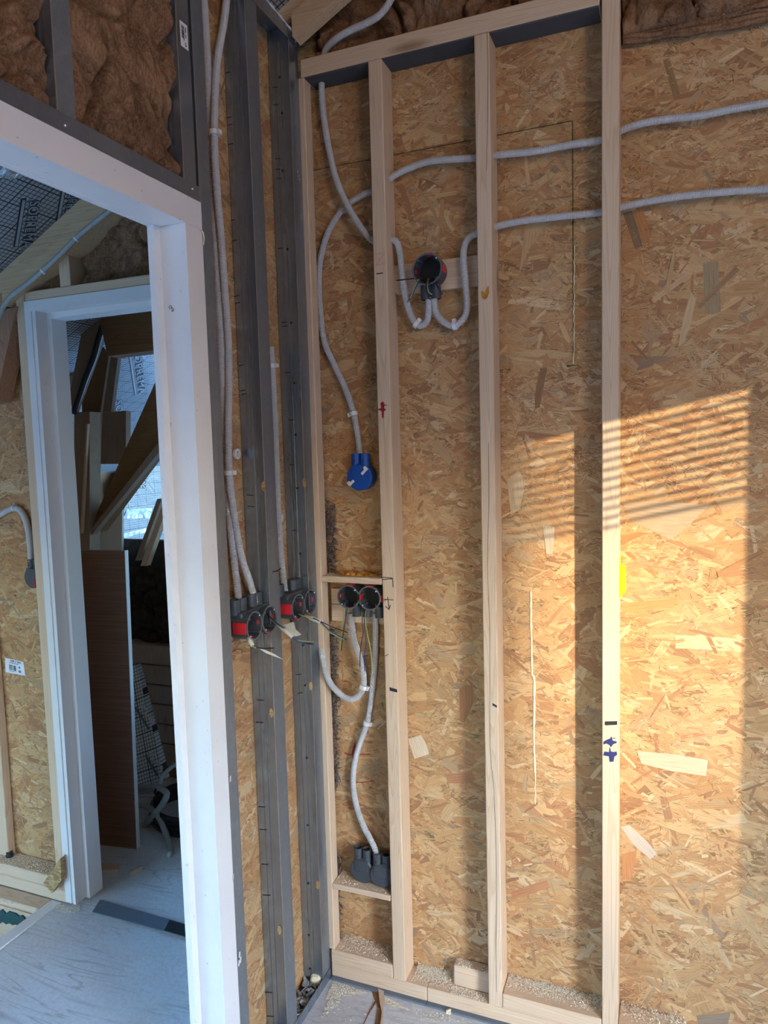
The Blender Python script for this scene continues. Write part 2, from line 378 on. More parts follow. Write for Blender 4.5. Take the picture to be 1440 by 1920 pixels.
def thing(name, label, cat, loc, group=None):
    o = bpy.data.objects.new(name, None); o.empty_display_size = 0.05; C.objects.link(o); o.location = loc; ORG[o.name] = Vector(loc)
    return tag(o, label, cat, group)
def struct(o): o['kind'] = 'structure'; return o
def structe(name, loc=(0, 0, 0)):
    o = bpy.data.objects.new(name, None); C.objects.link(o); o.location = loc; ORG[o.name] = Vector(loc); o['kind'] = 'structure'; return o
def stuff(o): o['kind'] = 'stuff'; return o

# main planes of the place (metres)
YF, YB = 1.7, 1.771          # stud fronts / strand board of the back wall
XP, XQ = -0.882, -0.944      # partition: room face / hall face
ROOF = lambda x: 3.07 + 0.51*x

# ------------------------------------------------------------------ strand board
PAL = [((206, 170, 120), .24), ((190, 146, 94), .28), ((178, 126, 74), .20), ((170, 146, 112), .08), ((156, 98, 58), .07), ((134, 88, 50), .06), ((218, 194, 154), .06), ((126, 112, 98), .01)]
PALF = [((112, 72, 44), .26), ((214, 184, 142), .38), ((170, 122, 76), .32), ((62, 40, 24), .04)]
def strands(name, parent, rects, frame, seed, dens=1.0):
    """flat wood strands pressed into a board face; rects in (u,v), frame = origin, u, v, normal"""
    rng = np.random.default_rng(seed); o, U, V, N = [np.array(tuple(Vector(q))) for q in frame]; org = np.array(tuple(ORG[parent.name]))
    VV = []; FF = []; CC = []; UV = []; base = 0
    for (u0, u1, v0, v1) in rects:
        A = (u1-u0)*(v1-v0)
        for cnt, l0, l1, w0, w1, h0, h1, pal in ((1100, .05, .17, .010, .042, .0002, .0009, PAL), (2900, .02, .075, .003, .013, .0003, .0011, PAL), (24000, .003, .020, .0004, .0015, .0006, .0014, PALF)):
            n = int(A*cnt*dens)
            if not n: continue
            L = rng.uniform(l0, l1, n)*0.5; W = np.minimum(rng.uniform(w0, w1, n)*0.5, L*0.5)
            ang = np.where(rng.random(n) < 0.72, rng.normal(0, .5, n), rng.uniform(-1.57, 1.57, n))
            cu = rng.uniform(u0, u1, n); cv = rng.uniform(v0, v1, n)
            eu = np.abs(L*np.cos(ang))+np.abs(W*np.sin(ang)); ev = np.abs(L*np.sin(ang))+np.abs(W*np.cos(ang))
            cu = np.clip(cu, u0+eu, np.maximum(u1-eu, u0+eu)); cv = np.clip(cv, v0+ev, np.maximum(v1-ev, v0+ev))
            if pal is PALF:   # crumbs gather in drifts
                dn = np.sin(cu*23+3*np.sin(cv*11))+np.sin(cv*27+2*np.sin(cu*17))+np.sin((cu+cv)*41)
                keep_ = rng.random(n) < np.clip(0.35+0.32*dn, 0.08, 1)
            else: keep_ = np.ones(n, bool)
            ok = keep_ & (cu+eu <= u1+1e-6) & (cv+ev <= v1+1e-6)
            L, W, ang, cu, cv = L[ok], W[ok], ang[ok], cu[ok], cv[ok]; n = len(L)
            # eight-sided ragged outline
            px = np.stack([-1+rng.uniform(0, .15, n), -.45+rng.uniform(-.2, .2, n), .4+rng.uniform(-.2, .2, n), 1-rng.uniform(0, .15, n), 1-rng.uniform(0, .2, n), .45+rng.uniform(-.2, .2, n), -.4+rng.uniform(-.2, .2, n), -1+rng.uniform(0, .2, n)], 1)*L[:, None]
            tp = rng.uniform(.45, 1, n)
            py = np.stack([-tp, -1+rng.uniform(0, .15, n), -1+rng.uniform(0, .15, n), -rng.uniform(.4, 1, n), rng.uniform(.4, 1, n), 1-rng.uniform(0, .15, n), 1-rng.uniform(0, .15, n), tp], 1)*W[:, None]
            ca, sa = np.cos(ang)[:, None], np.sin(ang)[:, None]
            uu = cu[:, None]+px*ca-py*sa; vv = cv[:, None]+px*sa+py*ca
            hh = rng.uniform(h0, h1, n)[:, None] + px/np.maximum(L[:, None], .001)*rng.normal(0, .00012, n)[:, None] + py/np.maximum(W[:, None], .0005)*rng.normal(0, .00010, n)[:, None]
            P3 = o + uu[..., None]*U + vv[..., None]*V + np.maximum(hh, .0001)[..., None]*N - org
            VV.append(P3.reshape(-1, 3)); FF.append((np.arange(n*8).reshape(n, 8)+base)); base += n*8
            pc = np.array([srgb(*c)[:3] for c, _ in pal]); pw = np.array([q for _, q in pal]); pw /= pw.sum()
            col = pc[rng.choice(len(pal), n, p=pw)]; mean = np.array(srgb(190, 151, 113)[:3]); col = (mean + (0.56 if pal is PAL else 0.85)*(col-mean))*rng.uniform(.88, 1.08, n)[:, None]
            CC.append(np.repeat(np.concatenate([col, np.ones((n, 1))], 1), 8, 0))
            off = rng.uniform(0, 60, (n, 2))
            UV.append(np.stack([px+off[:, :1], py+off[:, 1:]], 2).reshape(-1, 2))
    VV = np.concatenate(VV); FF = np.concatenate(FF); CC = np.concatenate(CC); UV = np.concatenate(UV)
    me = bpy.data.meshes.new(name); nv = len(VV); nf = len(FF)
    me.vertices.add(nv); me.vertices.foreach_set('co', VV.astype(np.float32).ravel())
    me.loops.add(nf*8); me.loops.foreach_set('vertex_index', FF.astype(np.int32).ravel())
    me.polygons.add(nf); me.polygons.foreach_set('loop_start', np.arange(0, nf*8, 8, dtype=np.int32)); me.polygons.foreach_set('loop_total', np.full(nf, 8, dtype=np.int32))
    me.update(calc_edges=True)
    at = me.attributes.new('strand', 'FLOAT_COLOR', 'POINT'); at.data.foreach_set('color', CC.astype(np.float32).ravel())
    ul = me.uv_layers.new(name='grain'); ul.data.foreach_set('uv', UV.astype(np.float32).ravel())
    me.materials.append(M_STRAND); ob = bpy.data.objects.new(name, me); C.objects.link(ob); ob.parent = parent; ORG[ob.name] = ORG[parent.name]
    return stuff(ob)

def wool(name, mat, o, U, V, N, nu, nv, amp, seed, top=None, parent=None, base=0.03, fold=1.0):
    """lumpy batt of mineral wool: height field over o + u*U + v*V, bulging along N"""
    o, U, V, N = Vector(o), Vector(U), Vector(V), Vector(N); mb = MB(); vs = []
    for j in range(nv+1):
        for i in range(nu+1):
            a = i/nu; b = j/nv; p = o + U*a + V*b
            if top: p = o + U*a; zt = top(p.x); p = p + Vector((0, 0, (zt-p.z)*b))
            q = p*5.0 + Vector((seed*7.3, seed*3.1, 0))
            h = mnoise.fractal(q, 1.0, 2.2, 4) * 0.8
            wv_ = Vector((mnoise.noise(p*3.1+Vector((seed, 0, 5))), mnoise.noise(p*3.3+Vector((0, seed, 9))), mnoise.noise(p*2.7+Vector((4, 1, seed)))))
            r = 1-abs(mnoise.noise(p*7.0*fold + wv_*2.2)); r2 = 1-abs(mnoise.noise(p*17.0*fold + wv_*3.0 + Vector((9, seed, 2))))
            h += 0.75*(r-0.8) - 1.6*max(0, r-0.92)*5*0.4 + 0.32*(r2-0.8)
            c1_ = mnoise.noise(p*3.6*fold + wv_*1.3 + Vector((seed*2.1, 3, 1))); c2_ = mnoise.noise(p*8.5*fold + wv_*1.6 + Vector((7, seed*1.7, 4)))
            h -= 0.85*math.exp(-(c1_/0.045)**2) + 0.40*math.exp(-(c2_/0.06)**2); h += 0.25
            h = max(h, -0.4)
            ed = min(b, 1-b); h -= 0.3*max(0, 1-ed/0.025)**2
            vs.append(p + N*(h*amp) + U.normalized()*(mnoise.noise(p*11)*amp*0.25))
    n1 = nu+1; fs = [(j*n1+i, j*n1+i+1, (j+1)*n1+i+1, (j+1)*n1+i) for j in range(nv) for i in range(nu)]
    k = len(vs); rim = [i for i in range(n1)] + [j*n1+nu for j in range(1, nv+1)] + [nv*n1+i for i in range(nu-1, -1, -1)] + [j*n1 for j in range(nv-1, 0, -1)]
    for r in rim:
        p = vs[r]; d = (p-o).dot(N.normalized()); vs.append(p - N.normalized()*(d+base))
    R = len(rim); fs += [(rim[i], rim[(i+1) % R], k+(i+1) % R, k+i) for i in range(R)]; fs.append(tuple(k+i for i in range(R)))
    mb.add(vs, fs); return build(name, mb, mat, parent, smooth=True)

# ================================================================== LARGE STRUCTURE
HX0 = -3.3
# floor: main sheet, storage floor; an open stair hatch lies left of X=-1.93
fl = structe('floor')
b = MB(); b.box(-1.885, 1.65, -3.0, 1.83, -0.02, 0.0); build('floor_sheet', b, M_FLOOR, fl)
b = MB(); b.box(-3.3, 0.4, 1.831, 4.5, -0.02, 0.0); build('floor_sheet', b, M_FLOOR, fl)
b = MB(); b.box(HX0, -1.886, -3.0, 0.2, -0.02, 0.0); build('floor_sheet', b, M_FLOOR, fl)
b = MB(); b.box(HX0, -1.886, 1.70, 1.83, -0.02, 0.0); build('floor_sheet', b, M_FLOOR, fl)

# back wall
wb_ = structe('wall_back')
zs0, zs1, xs, xc = 1.678, 2.236, -0.212, -0.314
pan = [('osb_panel', (XQ, xs-0.001, zs0+0.001, zs1-0.001)), ('osb_panel', (XQ, -0.12, zs1+0.001, 2.75)), ('osb_panel', (xs+0.001, 1.65, zs0, zs1)), ('osb_panel', (-0.12, 1.65, zs1, 2.38)), ('osb_panel', (XQ, 1.65, 0.0, zs0-0.001))]
rects = []
for nm, (a, c2, d, e2) in pan:
    b = MB(); b.box(a, c2, YB, YB+0.012, d, e2); build(nm, b, M_OSB, wb_); rects.append((a, min(c2, 0.75), d, min(e2, 2.6)))
# hidden joint at zs0 right of the patch: let strands run across it
rects = [(XQ, xs-0.0008, zs0-0.3, zs1-0.0008), (XQ, 0.75, zs1+0.0008, 2.378), (xs, 0.75, zs1-0.2, 2.378), (XQ, -0.125, 2.28, 2.45), (xs+0.0008, 0.75, zs0-0.3, zs1), (XQ, 0.75, 0.0, zs0-0.02)]
strands('wood_strand', wb_, rects, ((0, YB, 0), (1, 0, 0), (0, 0, 1), (0, -1, 0)), 3)
b = MB(); b.box(-3.3, 1.65, 1.80, 1.83, 2.02, 4.2); b.box(-0.99, 1.65, 1.80, 1.83, 0, 2.02); b.box(-3.3, -1.87, 1.80, 1.83, 0, 2.02)
build('backing_board', b, M_OLDX, wb_)

# hall end wall, left of the far door
wh = structe('wall_hall_end')
b = MB(); b.box(-3.3, -1.90, YB, YB+0.012, 0.0, 1.985); build('osb_panel', b, M_OSB, wh)
strands('wood_strand', wh, [(-2.7, -1.90, 0.0, 1.985)], ((0, YB, 0), (1, 0, 0), (0, 0, 1), (0, -1, 0)), 11)

# partition board on the hall side of the steel frame
wp = structe('wall_left')
b = MB(); b.box(XQ-0.012, XQ, 1.256, 1.70, 0.0, 2.55); build('osb_panel', b, M_OSB, wp)
strands('wood_strand', wp, [(1.26, 1.699, 0.0, 2.55)], ((XQ, 0, 0), (0, 1, 0), (0, 0, 1), (1, 0, 0)), 21, 1.2)
b = MB(); b.box(XQ-0.012, XQ, -3.0, 1.256, 2.0, 2.56); b.box(XQ-0.012, XP, -3.0, 0.30, 0, 2.0); build('plasterboard', b, M_PLAST, wp)

# roof lining: slope over hall, room and storage
rl = structe('ceiling')
def roofslab(y0, y1, x0, x1, mat, nm='roof_membrane'):
    b = MB(); b.prism([(x0, ROOF(x0)), (x1, ROOF(x1)), (x1, ROOF(x1)+0.03), (x0, ROOF(x0)+0.03)], 'y', y0, y1); return build(nm, b, mat, rl)
roofslab(-3.0, 1.80, HX0, 1.0, M_MEMB)
b = MB(); zr = ROOF(1.0); b.prism([(1.0, zr), (1.75, zr-0.5), (1.75, zr-0.47), (1.0, zr+0.03)], 'y', -3.0, 1.83); build('roof_membrane', b, M_MEMB, rl)

# right wall with the window the daylight enters by
wr_ = structe('wall_right')
WY0, WY1, WZ0, WZ1, XR = -0.42, 0.31, 0.10, 1.95, 1.65
b = MB(); b.box(XR, XR+0.10, WY1, 1.83, -0.02, 3.2); b.box(XR, XR+0.10, -3.0, WY0, -0.02, 3.2); b.box(XR, XR+0.10, WY0, WY1, -0.02, WZ0); b.box(XR, XR+0.10, WY0, WY1, WZ1, 3.2)
build('osb_panel', b, M_OSB, wr_)
win = structe('window_1')
b = MB()
for (y0, y1, z0, z1) in ((WY0, WY0+0.02, WZ0, WZ1), (WY1-0.005, WY1, WZ0, WZ1), (WY0, WY1, WZ0, WZ0+0.03)): b.box(XR+0.02, XR+0.08, y0, y1, z0, z1)
build('window_frame', b, M_PVC, win)
zz = 1.705
while zz < WZ1-0.005:
    b = MB(); b.box(XR+0.085, XR+0.093, WY0, WY1, zz, zz+0.0105, 0.002); build('shutter_slat', b, M_PVC, win); zz += 0.022

# rear wall with an opening added for fill light; hall openings placed for light
wre = structe('wall_rear')
b = MB()
RY = -3.0
def wall_y(b, y0, y1, x0, x1, z0, z1, hx0, hx1, hz0, hz1):
    b.box(x0, hx0, y0, y1, z0, z1); b.box(hx1, x1, y0, y1, z0, z1); b.box(hx0, hx1, y0, y1, z0, hz0); b.box(hx0, hx1, y0, y1, hz1, z1)
wall_y(b, RY-0.1, RY, XP, 1.75, -0.02, 3.7, 0.0, 0.6, 1.0, 1.6)
build('osb_panel', b, M_OSB, wre)
b = MB(); wall_y(b, RY-0.1, RY, HX0, XP, -0.02, 2.7, -3.2, -2.4, 0.3, 1.55); build('osb_panel', b, M_OSB, wre)
whl = structe('wall_hall_outer')
b = MB(); zt_ = ROOF(HX0)+0.05
b.box(HX0-0.1, HX0, RY-0.1, -1.7, -1.2, zt_); b.box(HX0-0.1, HX0, -0.2, 1.83, -1.2, zt_); b.box(HX0-0.1, HX0, -1.7, -0.2, -1.2, 0.05); b.box(HX0-0.1, HX0, -1.7, -0.2, 1.32, zt_); build('osb_panel', b, M_OSB, whl)

# storage shell behind the far door, unseen end-wall opening added to light it
wst = structe('wall_storage')
b = MB(); wall_y(b, 4.5, 4.6, -3.4, 0.5, -0.02, 3.4, -3.0, -0.9, 0.5, 1.75); b.box(-3.4, -3.3, 1.83, 4.5, -0.02, 3.4); b.box(0.4, 0.5, 1.83, 4.5, -0.02, 3.4); build('dark_board', b, M_OLDX, wst)
roofslab(1.80, 4.6, HX0-0.1, 0.5, M_MEMB_LIT)

# daylight portals at the openings (they only guide sampling of the sky)
def portal(name, loc, dirv, sx, sy):
    l = bpy.data.lights.new(name, 'AREA'); l.shape = 'RECTANGLE'; l.size = sx; l.size_y = sy; l.cycles.is_portal = True
    o = bpy.data.objects.new(name, l); C.objects.link(o); o.location = loc; o.rotation_euler = Vector(dirv).to_track_quat('-Z', 'Z').to_euler()
# unseen fill lamp, added behind the camera to lift the dark upper wall
def fill_lamp(p):
    t = thing('fill_lamp', 'added fill lamp, unseen under the roof behind the camera', 'lamp', p)
    b = MB(); b.cyl(Vector(p)+Vector((0, 0, 0.30)), Vector(p)+Vector((0, 0, 0.38)), 0.02, 12); b.sweep([Vector(p)+Vector((0, 0, 0.38)), Vector(p)+Vector((0, 0, 0.60))], 0.004, 6); build('fill_lamp_holder', b, M_BITUM, t)
    l = bpy.data.lights.new('fill_lamp_light', 'POINT'); l.energy = FILL_LAMP_W; l.color = (1.0, 0.76, 0.56); l.shadow_soft_size = 0.28
    o = bpy.data.objects.new('fill_lamp_light', l); C.objects.link(o); o.location = p
portal('window_daylight', (XR+0.11, (WY0+WY1)/2, (WZ0+WZ1)/2), (-1, 0, 0), WY1-WY0, WZ1-WZ0)
portal('rear_daylight', (0.3, RY-0.11, 1.3), (0, 1, 0), 0.6, 0.6)
portal('hall_daylight', (HX0-0.11, -0.95, 0.685), (1, 0, 0), 1.5, 1.27)
portal('hall_rear_daylight', (-2.8, RY-0.11, 0.925), (0, 1, 0), 0.8, 1.25)
portal('storage_daylight', (-1.95, 4.61, 1.125), (0, -1, 0), 2.1, 1.25)

fill_lamp((1.25, -0.55, 2.2))
# outdoors: ground, and an unseen far block added to fade the low sun
b = MB(); b.box(-200, 400, -400, 200, -3.2, -3.0); g = build('ground', b, M_GRASS); struct(g)
ex = Vector((1.02, -1.0, 0)).normalized(); ey = Vector((1.0, 1.02, 0)).normalized(); D = 150.0; ztop = 0.66 + (D+6)*0.225/math.hypot(1.02, 1.0)
hb = MB(); c0 = Vector((0, 1.77, 0)) + ex*D
hb.obox(c0 + ex*6 + Vector((0, 0, (ztop-4)/2-1.5)), ex*6, ey*60, Vector((0, 0, (ztop-4)/2+1.5)))
ho = build('sun_fade_block', hb, M_STONE); tag(ho, 'long pale block added far outside to fade the low sun', 'sun blocker')
rb = MB(); p = [c0 + ex*-1 + Vector((0, 0, ztop-4)), c0 + ex*13 + Vector((0, 0, ztop-4)), c0 + ex*6 + Vector((0, 0, ztop))]
rb.slab([q - ey*61 for q in p], ey*122); build('roof', rb, M_ROOFT, ho)
# unseen house added so its corner keeps low sun off the left bays
nx = Vector((0, 0, 0)) + ex*20; nb = MB(); q0 = nx + ey*(1.05-4.0)
nb.obox(q0 + ex*3 + Vector((0, 0, 1.0)), ex*3, ey*4.0, Vector((0, 0, 4.0)))
nh = build('sun_block_house', nb, M_STONE); tag(nh, 'pale house added outside the window to block low sun', 'sun blocker')
rb = MB(); p = [q0 + ex*-0.3 + Vector((0, 0, 4.98)), q0 + ex*6.3 + Vector((0, 0, 4.98)), q0 + ex*3 + Vector((0, 0, 5.9))]
rb.slab([q - ey*4.0 for q in p], ey*8.0); build('roof', rb, M_ROOFT, nh)

# ================================================================== BACK WALL FRAME
FR = 'timber frame of the back wall'
def lumber(name, x0, x1, y0, y1, z0, z1, mat, label, cat, bev=0.002, group=FR):
    b = MB(); b.box(x0, x1, y0, y1, z0, z1, bev); return tag(build(name, b, mat), label, cat, group)
ZP = 0.045
s0 = lumber('wall_stud', -0.903, -0.867, YF, 1.738, 0.085, 2.437, M_PZ, 'pine stud in the corner hard against the second steel stud', 'stud')
sA = lumber('wall_stud', -0.6905, -0.6545, YF, YB-0.002, ZP, 2.437, M_PZ, 'pine stud with a red cross and arrow, right of the twin socket boxes', 'stud')
sB = lumber('wall_stud', -0.4245, -0.389, YF, YB-0.002, ZP, 2.437, M_PZ, 'cracked pine stud with an amber resin spot, right of the round lamp box', 'stud')
sC = lumber('wall_stud', -0.1415, -0.1045, YF, YB-0.002, 0.045, 2.95, M_PZ, 'tall sunlit pine stud with two blue crosses and a yellow tab', 'stud')
tp = lumber('top_plate', -0.876, -0.146, YF, YB-0.002, 2.438, 2.481, M_PX, 'pine top plate across the heads of the studs, below the wool', 'plate')
b = MB(); b.box(-0.866, -0.149, YF+0.004, YB-0.003, 2.4345, 2.438); build('sealing_tape', b, M_SEALT, tp)['label'] = 'dark sealing tape'
p1 = lumber('bottom_plate', -0.878, -0.5945, YF, YB-0.002, 0.006, ZP, M_PX, 'left length of pine floor plate, under the twin boxes bay', 'plate')
p2 = lumber('bottom_plate', -0.5935, 0.9, YF, YB-0.002, 0.006, ZP, M_PX, 'right length of pine floor plate, under the cracked and sunlit studs', 'plate')
b = MB(); b.box(-0.876, -0.5945, YF-0.012, YB-0.004, 0.0005, 0.006); build('sealing_tape', b, M_SEAL, p1)['label'] = 'grey sealing tape'
b = MB(); b.box(-0.5935, 0.9, YF-0.012, YB-0.004, 0.0005, 0.006); build('sealing_tape', b, M_SEAL, p2)['label'] = 'grey sealing tape'
lumber('plate_block', -0.878, -0.6915, YF, YB-0.002, ZP+0.0005, 0.084, M_PX, 'pine block on the floor plate below the dark twin box', 'block')
lumber('plate_block', -0.388, -0.1425, YF, YB-0.002, ZP+0.0005, 0.084, M_PX, 'pine block on the floor plate between cracked and sunlit studs', 'block')
lumber('plate_block', -0.1035, 0.05, YF, YB-0.002, ZP+0.0005, 0.084, M_PX, 'pine block right of the foot of the sunlit stud', 'block')
lumber('plate_block', -0.529, -0.4255, 1.733, YB-0.002, ZP+0.0005, 0.102, M_PX, 'short stubby offcut against the left foot of the cracked stud', 'block', 0.004)
# noggins and backing boards
ng = lumber('noggin', -0.8665, -0.6925, YF-0.001, YB-0.002, 1.139, 1.156, M_PX, 'thin shelf noggin above the twin socket boxes, spilled with amber resin', 'noggin')
lumber('noggin', -0.8665, -0.6925, YF-0.001, YB-0.002, 0.268, 0.284, M_PX, 'thin shelf noggin carrying the dark twin box near the floor', 'noggin')
lumber('backing_board', -0.866, -0.6925, 1.752, YB-0.002, 1.068, 1.112, M_PX, 'upper pine backing board behind the twin socket boxes', 'board')
lumber('backing_board', -0.866, -0.6925, 1.750, YB-0.002, 1.020, 1.067, M_PX, 'lower pine backing board behind the twin socket boxes', 'board')
bd = MB(); bd.prism([(-0.656, 1.894), (-0.649, 1.884), (-0.4255, 1.884), (-0.4255, 1.957), (-0.656, 1.957)], 'y', 1.753, YB-0.002)
tag(build('backing_board', bd, M_PX), 'wide pine board behind the round lamp box', 'board', FR)
# single large strands that stand out on the board face
def accents(items):
    V, F, Cc, Uv = [], [], [], []; org = ORG[wb_.name]
    for k, (pts, c) in enumerate(items):
        P3 = [PY(x, y, YB-0.0012-0.00006*k) for x, y in pts]; n = len(P3); o = len(V)
        e_ = max(((P3[(i+1) % n]-P3[i]) for i in range(n)), key=lambda q: q.length).normalized(); f_ = Vector((-e_.z, 0, e_.x))
        V += [tuple(p-org) for p in P3]; F.append(tuple(range(o, o+n))); cl = srgb(*c); mn_ = srgb(188, 150, 110); cl = tuple(mn_[q]+0.68*(cl[q]-mn_[q]) for q in range(3))+(1,); Cc += [cl]*n; Uv += [((p-P3[0]).dot(e_)+k*3.1, (p-P3[0]).dot(f_)+k*1.7) for p in P3]
    me = bpy.data.meshes.new('large_strand'); me.from_pydata(V, [], F); at = me.attributes.new('strand', 'FLOAT_COLOR', 'POINT')
    at.data.foreach_set('color', [q for c in Cc for q in c]); ul = me.uv_layers.new(name='grain')
    for lp in me.loops: ul.data[lp.index].uv = Uv[lp.vertex_index]
    me.materials.append(M_STRAND); o = bpy.data.objects.new('large_strand', me); C.objects.link(o); o.parent = wb_; ORG[o.name] = org; stuff(o)
accents([(((1243, 113), (1255, 108), (1266, 145), (1277, 181), (1264, 187)), (128, 98, 62)), (((1168, 400), (1185, 395), (1197, 430), (1205, 461), (1191, 467)), (106, 90, 74)), (((1187, 396), (1203, 388), (1222, 438), (1218, 452), (1207, 461)), (178, 118, 66)),
 (((1318, 493), (1346, 490), (1352, 584), (1337, 590), (1322, 587)), (150, 134, 108)), (((1379, 499), (1387, 506), (1347, 545), (1312, 580), (1306, 574)), (146, 112, 80)), (((1295, 546), (1305, 561), (1296, 605), (1284, 640), (1272, 650), (1280, 600)), (206, 178, 138)), (((1221, 561), (1284, 514), (1291, 521), (1226, 568)), (204, 176, 136)),
 (((861, 1290), (876, 1284), (888, 1283), (889, 1316), (871, 1355), (862, 1352)), (150, 96, 58)), (((765, 1386), (790, 1378), (799, 1395), (805, 1414), (777, 1423)), (226, 212, 186)), (((836, 1451), (884, 1447), (892, 1463), (860, 1469), (840, 1468)), (168, 108, 76)), (((957, 1673), (1000, 1657), (1025, 1650), (1032, 1664), (962, 1686)), (178, 116, 78)),
 (((1306, 1905), (1370, 1899), (1362, 1930), (1311, 1930)), (120, 112, 104)), (((1344, 1073), (1390, 1050), (1429, 1030), (1433, 1037), (1380, 1066), (1347, 1083)), (158, 104, 62)), (((1166, 942), (1240, 940), (1330, 947), (1292, 985), (1257, 1012), (1182, 976)), (176, 158, 132)),
 (((1166, 1004), (1196, 998), (1216, 999), (1190, 1010), (1167, 1023)), (176, 104, 60)), (((1166, 1131), (1225, 1126), (1270, 1122), (1264, 1139), (1170, 1148)), (194, 134, 78)), (((1194, 1408), (1260, 1414), (1327, 1425), (1324, 1455), (1260, 1446), (1203, 1432)), (212, 196, 168)), (((1163, 1550), (1180, 1547), (1210, 1574), (1232, 1600), (1220, 1611), (1190, 1586)), (206, 200, 188)), (((1166, 1601), (1194, 1594), (1191, 1620), (1184, 1646), (1167, 1650)), (190, 128, 80)),
 (((1003, 742), (1013, 690), (1026, 690), (1012, 764), (1003, 766)), (120, 80, 48)), (((950, 900), (972, 880), (985, 905), (975, 955), (958, 965)), (204, 184, 150)), (((1018, 985), (1040, 988), (1036, 1040), (1024, 1038)), (206, 194, 168)), (((1246, 545), (1262, 470), (1268, 470), (1256, 550)), (190, 156, 112)), (((985, 420), (1000, 395), (1025, 420), (990, 470), (972, 520)), (196, 160, 114)), (((820, 820), (850, 860), (842, 872), (812, 838)), (184, 150, 110)), (((640, 860), (682, 845), (690, 868), (650, 882)), (168, 118, 74))])
# marks: thin dried ink on the wood, parts of their studs
def ink(parent, pts, mat, y=YF, nm='marker_stroke', out=0.0006):
    b = MB(); b.slab([PY(x, yy, y-0.0002) for x, yy in pts], (0, -out, 0)); return build(nm, b, mat, parent)
def line_px(parent, p, q, wpx, mat, y=YF):
    d = Vector((q[0]-p[0], q[1]-p[1])).normalized(); n = Vector((-d.y, d.x))*wpx/2
    return ink(parent, [(p[0]+n.x, p[1]+n.y), (q[0]+n.x, q[1]+n.y), (q[0]-n.x, q[1]-n.y), (p[0]-n.x, p[1]-n.y)], mat, y)
ink(sA, [(713.5, 756), (718, 753), (721, 758), (720, 765), (724, 768), (720, 771), (719.5, 784), (716.5, 783), (716, 771), (707.5, 767.5), (715, 765)], M_INKR)
line_px(sA, (720, 760), (726, 759.5), 1.4, M_INKR)
line_px(sA, (702, 477), (722, 474), 1.2, M_INKP); line_px(sA, (703, 498), (722, 494), 1.2, M_INKP); line_px(sA, (705, 480), (721, 497), 1.0, M_INKP); line_px(sA, (720, 477), (705, 498), 1.0, M_INKP)
line_px(sA, (706, 513.5), (718, 512), 2.0, M_INK)
line_px(sA, (716, 1082), (736, 1084), 1.3, M_INK); line_px(sA, (716, 1087), (736, 1085), 1.3, M_INK); line_px(sA, (736, 1084), (737, 1101), 1.3, M_INK)
line_px(sA, (716, 1123), (738, 1125), 1.2, M_INK); line_px(sA, (716, 1128), (728, 1123), 1.4, M_INKR); line_px(sA, (727, 1119), (729.5, 1142), 1.3, M_INK); line_px(sA, (723, 1137), (729.5, 1143), 1.3, M_INK); line_px(sA, (732, 1134), (729.5, 1143), 1.3, M_INK)
line_px(sA, (722, 1230), (728, 1227), 1.2, M_INK)
ink(sA, [(730.5, 1288.5), (744.5, 1292.5), (745, 1298.5), (731, 1295)], M_INK)
ink(sB, [(923.5, 1318), (932, 1323), (931.5, 1327), (923.5, 1322.5)], M_INK)
res = MB(); res.slab([PY(x, yy, YF-0.0002) for x, yy in ((902.5, 546), (907, 547), (909, 550), (914, 538), (917, 537), (917, 549), (914, 558), (909, 562), (904.5, 558))], (0, -0.002, 0)); build('resin_spot', res, M_RESIN, sB)['label'] = 'amber resin spot'
ink(sC, [(1134.5, 1352.5), (1157.5, 1352), (1157, 1359), (1134.5, 1360), (1133.5, 1356)], M_INK)
ink(sC, [(1131, 1396), (1132, 1390), (1141, 1385.5), (1144, 1385), (1145.5, 1380.5), (1148, 1383.5), (1148.5, 1388.5), (1156, 1390), (1156.5, 1393), (1150, 1395), (1148, 1398), (1145, 1401), (1143, 1397), (1137, 1394)], M_INKB)
ink(sC, [(1131, 1416.5), (1133, 1409), (1142, 1410), (1142.5, 1402), (1144, 1402), (1145.5, 1409), (1151, 1410), (1156, 1409), (1157.5, 1415), (1152, 1418.5), (1150.5, 1428), (1143, 1428.5), (1141.5, 1418)], M_INKB)
line_px(sC, (1149, 1384), (1154, 1384.2), 1.2, M_INK)
# hairline crack down the cracked stud
cr = [PY(x, yy, YF-0.0003) for x, yy in ((913, 60), (915, 110), (914, 240), (912, 320))]
b = MB(); b.sweep(crom(cr, 0.03), 0.0004, 4); build('crack', b, M_INK, sB)
cr = [PY(x, yy, YF-0.0003) for x, yy in ((916, 830), (916.5, 950), (914, 1060), (918, 1180), (919, 1400), (926, 1480), (929, 1560), (931, 1650), (930, 1790), (931, 1860))]
b = MB(); b.sweep(crom(cr, 0.03), 0.00045, 4); build('crack', b, M_INK, sB)
